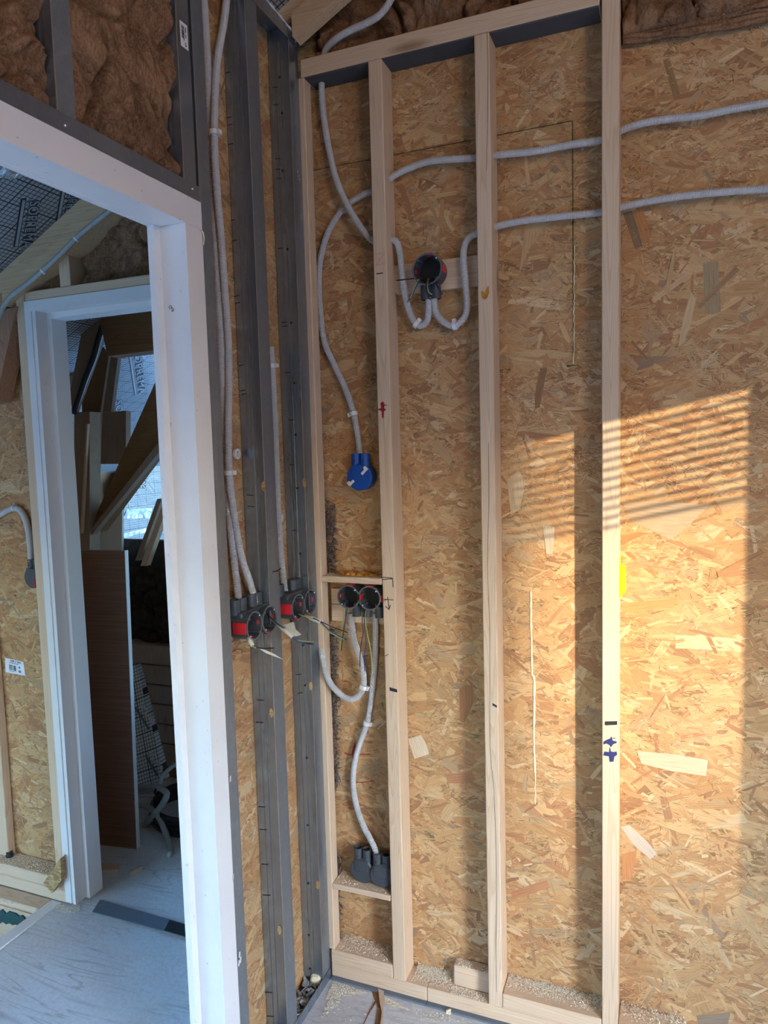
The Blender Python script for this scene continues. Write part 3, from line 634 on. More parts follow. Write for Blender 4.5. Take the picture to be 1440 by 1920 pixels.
# yellow tab on the side of the sunlit stud
yb = MB(); yb.slab([Vector((-0.1043, 1.722, z)) for z in (0, )] and [Vector((-0.1042, 1.722, 1.232)), Vector((-0.1042, 1.742, 1.232)), Vector((-0.1042, 1.742, 1.16)), Vector((-0.1042, 1.722, 1.16))], (0.0015, 0, 0))
a_, b_ = PY(1163, 1062, 1.72), PY(1176, 1058, 1.72)
yb = MB(); yb.slab([Vector((-0.1043, 1.720, PY(1162, 1061, 1.72).z)), Vector((-0.0905, 1.712, PY(1176, 1059, 1.712).z)), Vector((-0.0905, 1.712, PY(1176, 1113, 1.712).z)), Vector((-0.099, 1.717, PY(1169, 1114, 1.715).z)), Vector((-0.099, 1.717, PY(1169, 1121, 1.715).z)), Vector((-0.1043, 1.720, PY(1162, 1120, 1.72).z))], (0.001, 0.002, 0))
yb.slab([Vector((-0.1043, 1.716, 1.166)), Vector((-0.1043, 1.766, 1.166)), Vector((-0.1043, 1.766, 1.226)), Vector((-0.1043, 1.716, 1.226))], (0.0012, 0, 0))
tag(build('plastic_tab', yb, M_YEL), 'bright yellow plastic tab on the side of the sunlit stud', 'tab')
# resin spilled on the shelf noggin
b = MB()
for i in range(26):
    x = -0.835+0.135*random.random(); y = 1.722+0.042*random.random(); r = 0.004+0.008*random.random(); 
    vs = []
    for k in range(4):
        rr = r*math.cos(k/3*1.45); zz = 1.1562 + r*0.75*math.sin(k/3*1.57)*random.uniform(.6, 1.6)
        for q in range(8): vs.append((x+rr*math.cos(q*.785), y+rr*.7*math.sin(q*.785), zz))
    b.add(vs, [(k*8+q, k*8+(q+1) % 8, (k+1)*8+(q+1) % 8, (k+1)*8+q) for k in range(3) for q in range(8)]+[tuple(24+q for q in range(8)), tuple(range(8))])
build('resin_spill', b, M_RESIN, ng, True)['label'] = 'amber resin spill'
# glue bead in the board joint and one lower down
def bead(pts, r, nm='glue_bead', wob=0.0012):
    path = crom([PY(x, y, YB-0.001) for x, y in pts], 0.006); random.seed(5)
    path = [p + Vector((random.uniform(-wob, wob), 0, 0)) for p in path]; rr = [r*(0.7+0.7*abs(mnoise.noise(p*38))*2) for p in path]
    b = MB(); b.sweep(path, rr, 7); return build(nm, b, M_FOAM, wb_, True)
bead([(995, 1108), (995.5, 1160), (997, 1230), (997.5, 1265), (1001, 1270), (1002, 1310), (1001, 1380), (1003, 1450)], 0.0026, wob=0.0006)
bead([(1003, 1450), (1004, 1508)], 0.0012)
bead([(1076.5, 460), (1076.5, 560), (1075.5, 683)], 0.0014)
# red pen marks on the strand board
def wallink(pts, mat=M_INKR): return ink(wb_, pts, mat, YB-0.0016)
def wallline(p, q, wd, mat=M_INKR): return line_px(wb_, p, q, wd, mat, YB-0.0016)
wallink([(665, 1391), (669, 1402), (665, 1418), (661, 1428), (660, 1412), (662, 1402)])
wallline((646, 1411), (654, 1415), 1.6); wallline((654, 1415), (694, 1414), 1.6); wallline((648, 1463), (668, 1467), 1.3); wallline((668, 1467), (690, 1466), 1.3); wallline((690, 1466), (702, 1463), 1.0)

b = MB(); b.sweep(crom([PX(x, y, XQ+0.0018) for x, y in ((436, 1223), (441, 1219), (448, 1217), (455, 1219), (459, 1223))], 0.004), 0.0008, 5); build('marker_stroke', b, M_INKR, wp)
# wool oozing from behind the corner stud
b = MB()
for (y0, y1) in ((945, 1085), (1180, 1480), (1590, 1650), (1670, 1765)):
    yy = y0
    while yy < y1:
        for q in range(9):
            p = PY(619+random.uniform(-6, 9)+(yy-1000)*0.012, yy+random.uniform(-4, 4), random.uniform(1.742, 1.766)); r = random.uniform(.0006, .0026)
            d = Vector((random.uniform(-.008, .010), random.uniform(-.006, .003), random.uniform(-.013, .009))); k = Vector((random.uniform(-.005, .005), random.uniform(-.003, .003), random.uniform(-.004, .004)))
            b.sweep([p, p+d*.5+k, p+d, p+d*1.5-k], [r*.4, r, r*.8, r*.3], 5)
        yy += 5
tag(stuff(build('wool_tuft', b, flat('grey_wool', (0.22, 0.17, 0.16, 1), 0.95, 0.1, 120, 0.5), None, True)), 'greyish wool tufts squeezed out beside the corner stud', 'insulation')

# insulation above the back frame
tag(wool('wool_batt', M_WOOL, (-0.86, 1.742, 2.483), (0.715, 0, 0), (0, 0, 0.5), (0, -1, 0), 110, 60, 0.05, 3, base=0.025, top=lambda x: ROOF(x)-0.02), 'dark brown wool batt above the top plate, right of the rafter end', 'insulation', 'brown wool batts')
tag(wool('wool_batt', M_WOOL, (-0.100, 1.742, 2.385), (0.9, 0, -0.03), (0, 0, 0.6), (0, -1, 0), 110, 60, 0.05, 8, base=0.025, top=lambda x: 2.98), 'brown wool batt above the strand board, right of the sunlit stud', 'insulation', 'brown wool batts')
# its compressed lower edge hanging over the board
b = MB()
for k in range(9):
    pts = []
    for i in range(40):
        x = -0.10 + 0.62*i/39; pts.append((x, 1.748+0.012*mnoise.noise(Vector((x*9, k, 2))), 2.372+0.0045*k-0.045*i/39+0.008*mnoise.noise(Vector((x*14, k*3.1, 7)))))
    b.sweep(pts, [0.006+0.003*mnoise.noise(Vector((i*.4, k, 1))) for i in range(40)], 6)
tag(stuff(build('wool_fringe', b, M_WOOL, None, True)), 'matted wool fringe hanging over the top edge of the strand board', 'insulation')

# ================================================================== STEEL PARTITION
GS = 'galvanised profiles of the left partition'
def cstud(name, yl, yw, z0, z1, label, mat=M_STEEL, holes=True):
    """C profile: web at yl (towards the camera), flanges running back to yw"""
    yl, yw = yw, yl; th = 0.0010; x0, x1 = XQ+0.003, XP; rib = -0.0006
    w_ = (x1-x0)
    prof = [(x0+0.007, yl), (x0, yl), (x0, yw), (x0+w_*.30, yw), (x0+w_*.34, yw-rib), (x0+w_*.42, yw-rib), (x0+w_*.46, yw), (x0+w_*.54, yw), (x0+w_*.58, yw-rib), (x0+w_*.66, yw-rib), (x0+w_*.70, yw), (x1, yw), (x1, yl), (x1-0.007, yl)]
    t = thing(name, label, 'steel stud', ((x0+x1)/2, (yl+yw)/2, z0), GS)
    b = MB(); b.sheet(prof[2:12], 'z', z0, z1, th); build('web', b, M_STEEL, t)
    b = MB(); b.sheet(prof[:3], 'z', z0, z1, th); build('flange', b, M_STEEL, t)
    b = MB(); b.sheet(prof[11:13], 'z', z0, z1, th); build('flange', b, mat, t)
    b = MB(); b.sheet([(x1+0.0004, yw-0.0006), (x1-0.0014, yw-0.0006)], 'z', z0, z1, 0.0012); build('edge_highlight', b, M_EDGE_HI, t)['label'] = 'painted highlight on the folded edge'
    return t, x0, x1
st2, x0, x1 = cstud('steel_stud', 1.654, 1.6985, 0.003, 2.538, 'steel stud with tape and dark knockout holes, in the corner beside the pine stud')
st1, _, _ = cstud('steel_stud', 1.4555, 1.503, 0.003, 2.538, 'middle steel stud with black tick marks, between the two box pairs', M_STEELK)
stj, _, _ = cstud('steel_stud', 1.2525, 1.289, 0.003, 2.538, 'knurled steel stud along the right side of the white door frame', M_STEELK)
stc, _, _ = cstud('steel_stud', 1.2035, 1.2415, 2.024, 2.538, 'short steel stud with a white barcode sticker above the door frame corner', M_STEEL)
sts, _, _ = cstud('steel_stud', 0.8915, 0.928, 2.024, 2.538, 'short steel stud above the middle of the white door lintel', M_STEELK)
# knockouts and dark ticks on the webs
def webdot(st, x, y, wy, r, mat=M_INK): b = MB(); p = PY(x, y, wy-0.0006); b.disc(p, (0, -1, 0), r, 0.0006, 14); build('knockout', b, mat, st)
for (x, y) in ((524, 145), (529, 212), (530, 320), (539, 467), (546, 605), (552, 718), (554, 815), (557, 915), (563, 1038), (568, 1210), (572, 1285), (575, 1421), (577, 1547), (578, 1656), (579, 1753), (581, 1816)): webdot(st2, x, y, 1.654, 0.0034)
webdot(st1, 433, 860, 1.4555, 0.003)
def tick(st, p, q, wy, wd=1.6):
    d = Vector((q[0]-p[0], q[1]-p[1])).normalized(); n = Vector((-d.y, d.x))*wd/2
    b = MB(); b.slab([PY(a, c2, wy-0.0006) for a, c2 in ((p[0]+n.x, p[1]+n.y), (q[0]+n.x, q[1]+n.y), (q[0]-n.x, q[1]-n.y), (p[0]-n.x, p[1]-n.y))], (0, -0.0005, 0)); build('marker_stroke', b, M_INK, st)
for (x, y) in ((423, 137), (425, 221), (427, 235), (428, 271), (432, 414), (435, 452), (439, 556), (441, 569), (448, 686), (451, 733), (453, 740)): tick(st1, (x, y), (x+9, y-2), 1.4555)
for (x, y) in ((463, 928), (464, 949), (482, 1312), (480, 1354), (484, 1512), (487, 1555), (490, 1620), (493, 1678), (497, 1860), (500, 1905)): tick(st1, (x, y), (x+13, y+1), 1.4555)
for (x, y) in ((512, 164), (513, 197), (516, 298), (517, 318), (519, 335), (521, 466), (528, 605), (530, 612), (535, 699), (541, 788), (543, 872), (547, 995), (556, 1265), (558, 1300)): tick(st2, (x, y), (x+9, y-1), 1.654)
# oval holes that show board behind
for st, pts, wy in ((st1, ((494, 912), (509, 1337), (524, 1744)), 1.4555), (st2, ((571, 905), (583, 1286), (596, 1659)), 1.654)):
    for (x, y) in pts:
        b = MB(); c0 = PY(x, y, wy-0.0015); vs = [c0 + Vector((0.0055*math.cos(k*.3927), 0, 0.012*math.sin(k*.3927))) for k in range(16)]; b.slab(vs, (0, -0.0007, 0)); build('service_hole', b, M_OSB, st)['label'] = 'oval hole showing board'
# felt tick on the middle stud's room flange and spots of plaster
b = MB(); b.slab([PX(x, y, XP+0.0008) for x, y in ((511, 1071), (520, 1069), (527, 1065), (527, 1067), (520, 1071.5), (511, 1073))], (0.0005, 0, 0)); build('marker_stroke', b, M_INK, st1)
for i, (x, y) in enumerate(((559, 330), (561, 336), (563, 405), (565, 410), (558, 322))):
    b = MB(); b.disc(PX(x, y, XP+0.0006), (1, 0, 0), 0.0022, 0.0008, 8); build('plaster_spot', b, M_PLAST, st2)
# tracks
def track(name, prof, y0, y1, label):
    b = MB(); b.sheet(prof, 'y', y0, y1, 0.001); return tag(build(name, b, M_STEEL), label, 'steel track', GS)
tt = track('steel_track', [(XQ-0.0002, 2.508), (XQ-0.0002, 2.541), (XP+0.0018, 2.541), (XP+0.0018, 2.508)], 0.35, 1.6985, 'steel head track over the tops of the steel studs')
bt = track('steel_track', [(XQ-0.0002, 0.030), (XQ-0.0002, 0.0012), (XP+0.0018, 0.0012), (XP+0.0018, 0.030)], 1.245, 1.6985, 'steel floor track holding the feet of the steel studs')
lt = track('steel_track', [(XP+0.0018, 2.026), (XP+0.0018, 1.9975), (XQ+0.001, 1.9975), (XQ+0.001, 2.026)], 0.35, 1.248, 'steel track lying along the top of the white door lintel')
def screw(par, p, ax, r=0.0035):
    b = MB(); b.cyl(p, Vector(p)+Vector(ax)*0.002, r, 10, r*0.55); build('screw', b, M_SCREW, par, True)
screw(lt, PX(122.5, 235, XP+0.0025), (1, 0, 0)); screw(lt, PX(361, 354, XP+0.0025), (1, 0, 0)); screw(tt, PX(554, 77, XP+0.0025), (1, 0, 0)); screw(bt, PX(617.5, 1842, XP+0.0025), (1, 0, 0), 0.0028)
screw(tt, PX(485, 34, XP-0.09), (1, 0, 0), 0.005)
b = MB(); b.sweep(crom([PX(x, y, XP+0.003) for x, y in ((490, -12), (512, 14), (530, 36), (545, 54), (561, 70))], 0.01), [0.0022+0.0012*math.sin(i*1.7) for i in range(len(crom([PX(x, y, XP+0.003) for x, y in ((490, -12), (512, 14), (530, 36), (545, 54), (561, 70))], 0.01)))], 6); build('caulk_bead', b, M_PAPER, tt, True)
# sticker on the short stud
stk = MB(); q = [(336.5, 37), (350.5, 48.5), (353.2, 96), (339.5, 85)]
stk.slab([PX(x, y, XP+0.0007) for x, y in q], (0.0004, 0, 0)); sk = build('sticker', stk, M_PAPER, stc); sk['label'] = 'white barcode sticker'
def onq(u, v, off=0.0013):
    a = Vector(q[0]).lerp(Vector(q[1]), u); c2 = Vector(q[3]).lerp(Vector(q[2]), u); p = a.lerp(c2, v); return PX(p.x, p.y, XP+off)
b = MB()
for i in range(15):
    v0 = 0.12+0.035*i; wv = random.choice((0.012, 0.02, 0.026)); b.slab([onq(.18, v0), onq(.55, v0), onq(.55, v0+wv), onq(.18, v0+wv)], (0.0003, 0, 0))
for (u0, u1, v0, v1) in ((.40, .52, .66, .70), (.70, .80, .14, .34), (.72, .80, .40, .56), (.58, .78, .76, .80), (.58, .78, .85, .90)): b.slab([onq(u0, v0), onq(u1, v0), onq(u1, v1), onq(u0, v1)], (0.0003, 0, 0))
build('barcode', b, M_INK, sk)
# wool in the partition above the door
tag(wool('wool_batt', M_WOOL, (-0.904, 0.929, 2.028), (0, 0.2735, 0), (0, 0, 0.505), (1, 0, 0), 130, 200, 0.040, 1, base=0.038), 'large brown wool batt left of the sticker stud, above the lintel', 'insulation', 'brown wool batts')
tag(wool('wool_batt', M_WOOL, (-0.904, 0.50, 2.028), (0, 0.3905, 0), (0, 0, 0.505), (1, 0, 0), 150, 150, 0.040, 5, base=0.038), 'brown wool batt at the far left edge, above the lintel', 'insulation', 'brown wool batts')

# ================================================================== DOOR FRAMES
df = thing('door_frame', 'near white primed door frame with a wide lintel, in the steel partition', 'door frame', (-0.93, 0.77, 0))
b = MB(); b.prism([(-0.880, 1.251), (-0.880, 1.197), (-0.942, 1.197), (-0.942, 1.178), (-0.9575, 1.178), (-0.9575, 1.251)], 'z', 0.002, 1.9425); build('jamb', b, M_WHITE, df)
b = MB(); b.prism([(-0.880, 0.349), (-0.880, 0.403), (-0.942, 0.403), (-0.942, 0.422), (-0.9575, 0.422), (-0.9575, 0.349)], 'z', 0.002, 1.9425); build('jamb', b, M_WHITE, df)
b = MB(); b.prism([(-0.880, 1.9965), (-0.880, 1.943), (-0.942, 1.943), (-0.944, 1.941), (-0.9575, 1.941), (-0.9575, 1.9965)], 'y', 0.349, 1.2515); build('lintel', b, M_WHITE, df)
b = MB(); b.sweep([PX(376, 431, XP+0.004), PX(381, 436, XP+0.006), PX(382.5, 447, XP+0.005), PX(381.5, 459, XP+0.004)], [.0015, .0016, .0014, .001], 6); build('caulk_thread', b, M_FOAM, df, True)
b = MB(); c0 = [(317, 576), (320, 574), (323, 577), (325, 583), (323, 584), (321, 579), (319, 581)]
b.sweep(crom([PY(x, y, 1.1967) for x, y in ((318, 580), (317, 575), (320, 573), (322, 576), (320, 579), (322, 577), (325, 579), (325, 583), (322, 584), (323, 580))], 0.002), 0.0006, 5); build('pen_mark', b, M_INK, df)
b = MB()
for (x, y) in ((449, 1790), (451, 1800), (448, 1806), (437, 1645), (432, 1460)):
    p = PX(x, y, -0.878); b.obox(p, Vector((.001, 0, 0)), Vector((0, .002, 0)), Vector((0, .001, .006)), 0.0004)
build('paint_flake', b, M_WHITE, df)

fd = thing('door_frame', 'far white primed door frame with a rebate, at the end of the hall', 'door frame', (-1.42, 1.74, 0))
JL = [(-1.862, 1.6943), (-1.836, 1.6943), (-1.836, 1.698), (-1.830, 1.698), (-1.830, 1.6943), (-1.818, 1.6943), (-1.818, 1.737), (-1.799, 1.737), (-1.799, 1.796), (-1.862, 1.796)]
b = MB(); b.prism(JL, 'z', 0.012, 1.950); build('jamb', b, M_WHITE, fd)
b = MB(); b.prism([(-2.85-x if False else -(x)-2*1.42, y) for x, y in JL], 'z', 0.012, 1.950); build('jamb', b, M_WHITE, fd)
b = MB(); b.prism([(1.6937, 1.977), (1.6937, 1.945), (1.7364, 1.945), (1.7364, 1.927), (1.796, 1.927), (1.796, 1.977)], 'x', -1.862, -0.978); build('lintel', b, M_WHITE, fd)
th = MB(); th.slab([PZ(x, y, 0.0005) for x, y in ((173, 1711), (352, 1759), (352, 1735), (188, 1688))], (0, 0, 0.003)); ths = tag(build('threshold_strip', th, M_SEAL), 'dark grey metal threshold strip under the far door frame', 'threshold')
th = MB(); th.slab([PZ(x, y, 0.0037) for x, y in ((308, 1745), (352, 1758), (352, 1736), (318, 1726))], (0, 0, 0.002)); build('rubber_end', th, M_BITUM, ths)['label'] = 'black rubber end piece'
def hlum(name, mb, mat, label, cat='timber', group='timbers of the hall end wall'): return tag(build(name, mb, mat), label, cat, group)
b = MB(); b.box(-1.9005, -1.8635, YF-0.002, YB+0.012, 0.085, 2.006, 0.002); hlum('wall_stud', b, M_PZ, 'pine stud up the left side of the far door frame', 'stud')
b = MB(); b.box(-1.8625, -0.99, YF-0.002, YB, 1.979, 2.007, 0.002); hlum('header_batten', b, M_PX, 'pine header batten above the far door frame', 'batten')
b = MB(); b.box(-1.7185, -1.677, YF, YB, 2.0075, 2.112, 0.002); hlum('cripple_stud', b, M_PZ, 'short pine upright between far header batten and rafter', 'stud')
b = MB(); b.box(-2.30, -2.166, 1.738, YB-0.002, 0.086, 1.85, 0.002); hlum('wall_stud', b, M_PZ, 'brown pine stud at the far left edge of the hall', 'stud')
b = MB(); b.box(-2.45, -1.864, YF, YB-0.002, 0.045, 0.085, 0.002); hp = hlum('bottom_plate', b, M_PX, 'upper sawdust covered floor plate left of the far door', 'plate')
b = MB(); b.box(-2.45, -1.864, YF, YB-0.002, 0.004, 0.044, 0.002); hlum('bottom_plate', b, M_PX, 'lower floor plate left of the far door, above the hatch', 'plate')
# rafters (same line either side of the partition head)
def rafter(xa, xb, za, zb, y0, y1, label, mat=M_RAF, nm='rafter'):
    """za, zb: vertical offsets below ROOF"""
    b = MB(); b.prism([(xa, ROOF(xa)-zb), (xb, ROOF(xb)-zb), (xb, ROOF(xb)-za), (xa, ROOF(xa)-za)], 'y', y0, y1); return tag(build(nm, b, mat), label, 'rafter', 'rafters along the gable')
rafter(-2.45, -0.962, 0.004, 0.062, 1.69, 1.755, 'upper sloping hall rafter under the printed membrane')
rafter(-1.93, -0.992, 0.063, 0.118, 1.675, 1.755, 'lower sloping batten nailed beneath the hall rafter', nm='roof_batten')
rafter(-0.960, 0.30, 0.002, 0.052, 1.680, 1.699, 'upper rafter rising from the steel corner in the room')
rafter(-0.872, 0.30, 0.058, 0.112, 1.655, 1.699, 'lower batten with a rough cut end by the steel corner', nm='roof_batten')
b = MB(); b.slab([PY(x, y, 1.69) for x, y in ((6, 588), (31, 574), (-8, 752), (-60, 760))], (0, 0.06, 0)); hlum('wall_post', b, M_RED, 'reddish slanting post below the left end of the hall rafter', 'post')
tag(wool('wool_batt', M_WOOL, (-1.672, 1.742, 2.012), (0.675, 0, 0), (0, 0, 0.3), (0, -1, 0), 90, 55, 0.05, 12, base=0.025, top=lambda x: ROOF(x)-0.10), 'brown wool batt above the far door, right of the short upright', 'insulation', 'brown wool batts')
tag(wool('wool_batt', M_WOOL, (-1.855, 1.742, 2.010), (0.133, 0, 0), (0, 0, 0.2), (0, -1, 0), 24, 20, 0.035, 14, base=0.025, top=lambda x: ROOF(x)-0.10), 'small wedge of brown wool left of the short upright', 'insulation', 'brown wool batts')

# leaning offcut at the foot of the far frame
b = MB()
q = [PY(x, y, 1.688) for x, y in ((89, 1650), (105, 1669), (123, 1645), (121, 1604))]
b.slab(q, (0, -0.018, 0)); o = build('board_offcut', b, M_OSB); tag(o, 'strand board offcut leaning on the plate beside the far frame', 'offcut')
b = MB(); b.slab([PY(88, 1649, 1.688), PY(121, 1603, 1.688), PY(121, 1601, 1.70), PY(88, 1646, 1.70)], (0, 0, 0.0005)); build('cut_edge', b, M_PX, o)
b = MB(); c0 = PZ(18.5, 1606, 0.0855); b.cyl(c0, c0+Vector((0, 0, 0.017)), 0.0125, 14, 0.011); b.ring(c0+Vector((0, 0, 0.004)), (0, 0, 1), 0.0118, 0.0135, 0.003, 14); tag(build('pipe_plug', b, M_BITUM), 'small black cap standing on the dusty plate at far left', 'cap')
# stair hatch rim
ht = structe('trim_1')
b = MB(); b.box(-1.93, -1.886, 0.2, 1.69, -0.02, 0.004, 0.002); build('hatch_edge', b, M_WHITE, ht)
b = MB(); b.box(HX0, -1.93, 1.645, 1.699, -0.02, 0.003, 0.002); build('hatch_edge', b, M_PX, ht)
b = MB(); b.box(HX0, -1.93, 1.64, 1.66, -0.5, -0.02); b.box(-1.95, -1.93, 0.2, 1.66, -0.5, -0.02); build('hatch_lining', b, M_PX, ht)
random.seed(9); pts = []; n = 26
for i in range(n+1): pts.append((-2.35+0.40*i/n, -0.028+ (0.0 if i % 2 else -0.018*random.random())))
for i in range(n, -1, -1): pts.append((-2.35+0.40*i/n, -0.085+0.02*random.random()))
b = MB(); b.prism(pts, 'y', 1.634, 1.639); build('torn_board', b, M_GREEN, ht)['label'] = 'torn dark green board'
b = MB(); b.box(HX0, -1.95, 0.2, 1.636, -0.16, -0.14); build('stair_board', b, M_PX, ht)
b = MB(); b.box(HX0, -1.90, 0.1, 1.8, -1.2, -1.15); build('lower_floor', b, M_PX, ht)

# printed membrane lettering in the hall: on the roof lining plane
RN = Vector((-0.51, 0, 1)).normalized()
def roof_pt(x, y, off=0.0): return PN(x, y, Vector((0, 0, ROOF(0)-off)), RN)
def print_text(parent, body, a, b_, up, off, mat, size, grow=0.0, nm='lettering', nrm=None, fit=False):
    cu = bpy.data.curves.new(nm, 'FONT'); cu.body = body; cu.size = size; cu.extrude = 0.0003; cu.offset = grow; cu.align_x = 'LEFT'; cu.space_character = 1.05
    tmp = bpy.data.objects.new('text_tmp', cu); me = bpy.data.meshes.new_from_object(tmp); bpy.data.objects.remove(tmp); bpy.data.curves.remove(cu)
    if fit:
        xs_ = [v.co.x for v in me.vertices]; k_ = (b_-a).length/max(1e-4, max(xs_)-min(xs_))
        for v in me.vertices: v.co.x *= k_
    me.name = nm; me.materials.clear(); me.materials.append(mat); o = bpy.data.objects.new(nm, me); C.objects.link(o)
    x = (b_-a).normalized(); z = nrm if nrm is not None else x.cross(up).normalized(); y = z.cross(x).normalized()
    if y.dot(up) < 0: y = -y; z = -z
    mw = Matrix(((x.x, y.x, z.x, 0), (x.y, y.y, z.y, 0), (x.z, y.z, z.z, 0), (0, 0, 0, 1))); mw.translation = a + off - ORG[parent.name]
    o.parent = parent; o.matrix_local = mw; ORG[o.name] = ORG[parent.name]; return o
def membrane_print(parent, a, b_, up, size, nrm, body='SOPREMA', bar=True, ml=M_PRINTL, md=M_PRINTD):
    print_text(parent, body, a, b_, up, nrm*0.0012, md, size, size*0.055, fit=True); print_text(parent, body, a, b_, up, nrm*0.0022, ml, size, 0.0, fit=True)
    if bar:
        d = (b_-a).normalized(); u = (up - d*up.dot(d)).normalized(); L = (b_-a).length
        mb = MB(); s0_ = a - u*size*0.62; mb.slab([s0_-d*0.01, s0_+d*L, s0_+d*L+u*size*0.36, s0_-d*0.01+u*size*0.36], nrm*0.0010); build('printed_bar', mb, md, parent)
        mb = MB(); s0_ = a - u*size*0.50; mb.slab([s0_-d*0.004, s0_+d*(L-.004), s0_+d*(L-.004)+u*size*0.18, s0_-d*0.004+u*size*0.18], nrm*0.0018); build('printed_bar', mb, ml, parent)
a, b_, u_ = roof_pt(56, 376), roof_pt(41, 462), roof_pt(74, 382)
membrane_print(rl, a, b_, (u_-a).normalized(), (u_-a).length*1.28, -RN)
a2, b2, u2 = roof_pt(131, 350), roof_pt(118, 420), roof_pt(147, 356)
membrane_print(rl, a2, b2, (u2-a2).normalized(), (u2-a2).length*1.28, -RN)
b = MB(); q = [roof_pt(x, y, 0.002) for x, y in ((-20, 330), (-20, 300), (50, 322), (38, 333), (20, 334))]; b.slab(q, -RN*0.002); build('foil_patch', b, M_FOIL, rl)

# ================================================================== STORAGE SEEN THROUGH THE FAR DOOR
def spoly(name, pts, y, th, mat, label, cat, group=None):
    b = MB(); b.slab([PY(px, py, y) for px, py in pts], (0, th, 0)); return tag(build(name, b, mat), label, cat, group)
lb = MB(); y0 = 2.045
pb = [PZ(187, 1584, 0.001), PZ(256, 1592, 0.001)]; pb[0] = pb[0] + (pb[0]-pb[1])*2.2
dx = (pb[1]-pb[0]); nrm = Vector((-dx.y, dx.x, 0)).normalized()
top_z = PY(248, 1033, pb[1].y+0.03).z
lean = nrm*0.02
vs = [pb[0], pb[1], pb[1]+lean+Vector((0.012, 0, top_z)), pb[0]+lean+Vector((0.012, 0, top_z))]
lb.slab(vs, nrm*0.020); lo = tag(build('leaning_sheet', lb, M_LAM), 'brown woodgrain panel with a white edge, leaning inside the far doorway', 'sheet')
eb = MB(); e0 = pb[1]+dx.normalized()*0.0004; e1 = vs[2]+dx.normalized()*0.0004; eb.slab([e0, e0+nrm*0.020, e1+nrm*0.020, e1], dx.normalized()*0.002); build('edge_band', eb, M_WHITE, lo)['label'] = 'white edge band'
ST = 'roof timbers of the storage'
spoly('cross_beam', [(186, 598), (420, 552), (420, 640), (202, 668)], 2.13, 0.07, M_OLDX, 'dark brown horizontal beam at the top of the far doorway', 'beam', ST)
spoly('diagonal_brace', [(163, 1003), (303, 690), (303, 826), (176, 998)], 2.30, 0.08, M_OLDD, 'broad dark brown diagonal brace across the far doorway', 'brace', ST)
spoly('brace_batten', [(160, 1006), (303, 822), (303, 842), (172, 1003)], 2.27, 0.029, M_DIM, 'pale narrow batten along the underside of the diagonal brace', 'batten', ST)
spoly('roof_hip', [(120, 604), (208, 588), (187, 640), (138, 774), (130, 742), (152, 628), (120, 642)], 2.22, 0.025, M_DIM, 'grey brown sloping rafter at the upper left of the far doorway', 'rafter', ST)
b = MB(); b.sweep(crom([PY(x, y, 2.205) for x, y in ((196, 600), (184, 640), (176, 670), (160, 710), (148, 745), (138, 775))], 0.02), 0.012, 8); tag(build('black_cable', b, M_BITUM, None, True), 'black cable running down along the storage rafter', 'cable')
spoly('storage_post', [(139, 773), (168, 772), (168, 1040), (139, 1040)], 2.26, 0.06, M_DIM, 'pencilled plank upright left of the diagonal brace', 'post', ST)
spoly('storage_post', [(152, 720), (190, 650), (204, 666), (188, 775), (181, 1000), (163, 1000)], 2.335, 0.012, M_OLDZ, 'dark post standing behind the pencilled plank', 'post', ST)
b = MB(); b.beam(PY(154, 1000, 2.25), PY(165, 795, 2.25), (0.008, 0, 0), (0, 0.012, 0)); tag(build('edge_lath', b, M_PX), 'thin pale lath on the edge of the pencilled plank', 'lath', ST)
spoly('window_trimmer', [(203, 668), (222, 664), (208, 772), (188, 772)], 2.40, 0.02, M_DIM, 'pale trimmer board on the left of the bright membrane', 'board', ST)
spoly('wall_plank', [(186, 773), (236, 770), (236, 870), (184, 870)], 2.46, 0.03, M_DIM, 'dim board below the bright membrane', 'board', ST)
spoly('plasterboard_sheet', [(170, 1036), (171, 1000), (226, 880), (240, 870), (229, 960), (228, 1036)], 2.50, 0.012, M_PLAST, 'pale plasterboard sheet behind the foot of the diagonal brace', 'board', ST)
def membrane_sheet(pts, y, label, foil=None, tilt=0.0):
    b = MB(); pp = [PY(px, py, y+tilt*(py-pts[0][1])) for px, py in pts]; b.slab(pp, (0, 0.004, 0)); o = build('membrane_sheet', b, M_MEMBV); tag(o, label, 'membrane'); return o
a, b_, u_ = roof_pt(250, 655), roof_pt(261, 738), roof_pt(263, 653)
membrane_print(rl, a, b_, (u_-a).normalized(), (u_-a).length*1.3, -RN, ml=M_PAPER, md=M_SEAL)
a, b_, u_ = roof_pt(216, 752), roof_pt(222, 820), roof_pt(228, 751)
membrane_print(rl, a, b_, (u_-a).normalized(), (u_-a).length*1.3, -RN, ml=M_PAPER, md=M_SEAL)
XM = -3.24
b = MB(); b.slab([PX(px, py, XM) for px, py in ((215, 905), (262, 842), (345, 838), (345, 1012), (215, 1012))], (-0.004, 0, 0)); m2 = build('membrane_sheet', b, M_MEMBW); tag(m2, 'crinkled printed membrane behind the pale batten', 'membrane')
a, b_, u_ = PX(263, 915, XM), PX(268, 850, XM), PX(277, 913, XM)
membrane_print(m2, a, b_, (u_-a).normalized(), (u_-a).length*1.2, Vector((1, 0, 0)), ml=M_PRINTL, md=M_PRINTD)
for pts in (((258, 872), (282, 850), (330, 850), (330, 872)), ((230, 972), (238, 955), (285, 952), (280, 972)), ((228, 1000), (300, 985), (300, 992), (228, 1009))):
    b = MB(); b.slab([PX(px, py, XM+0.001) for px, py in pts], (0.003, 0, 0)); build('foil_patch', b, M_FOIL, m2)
spoly('foil_strip', [(118, 640), (145, 655), (136, 720), (118, 760)], 2.40, 0.004, M_FOIL, 'crinkled silver foil beside the storage rafter', 'foil')
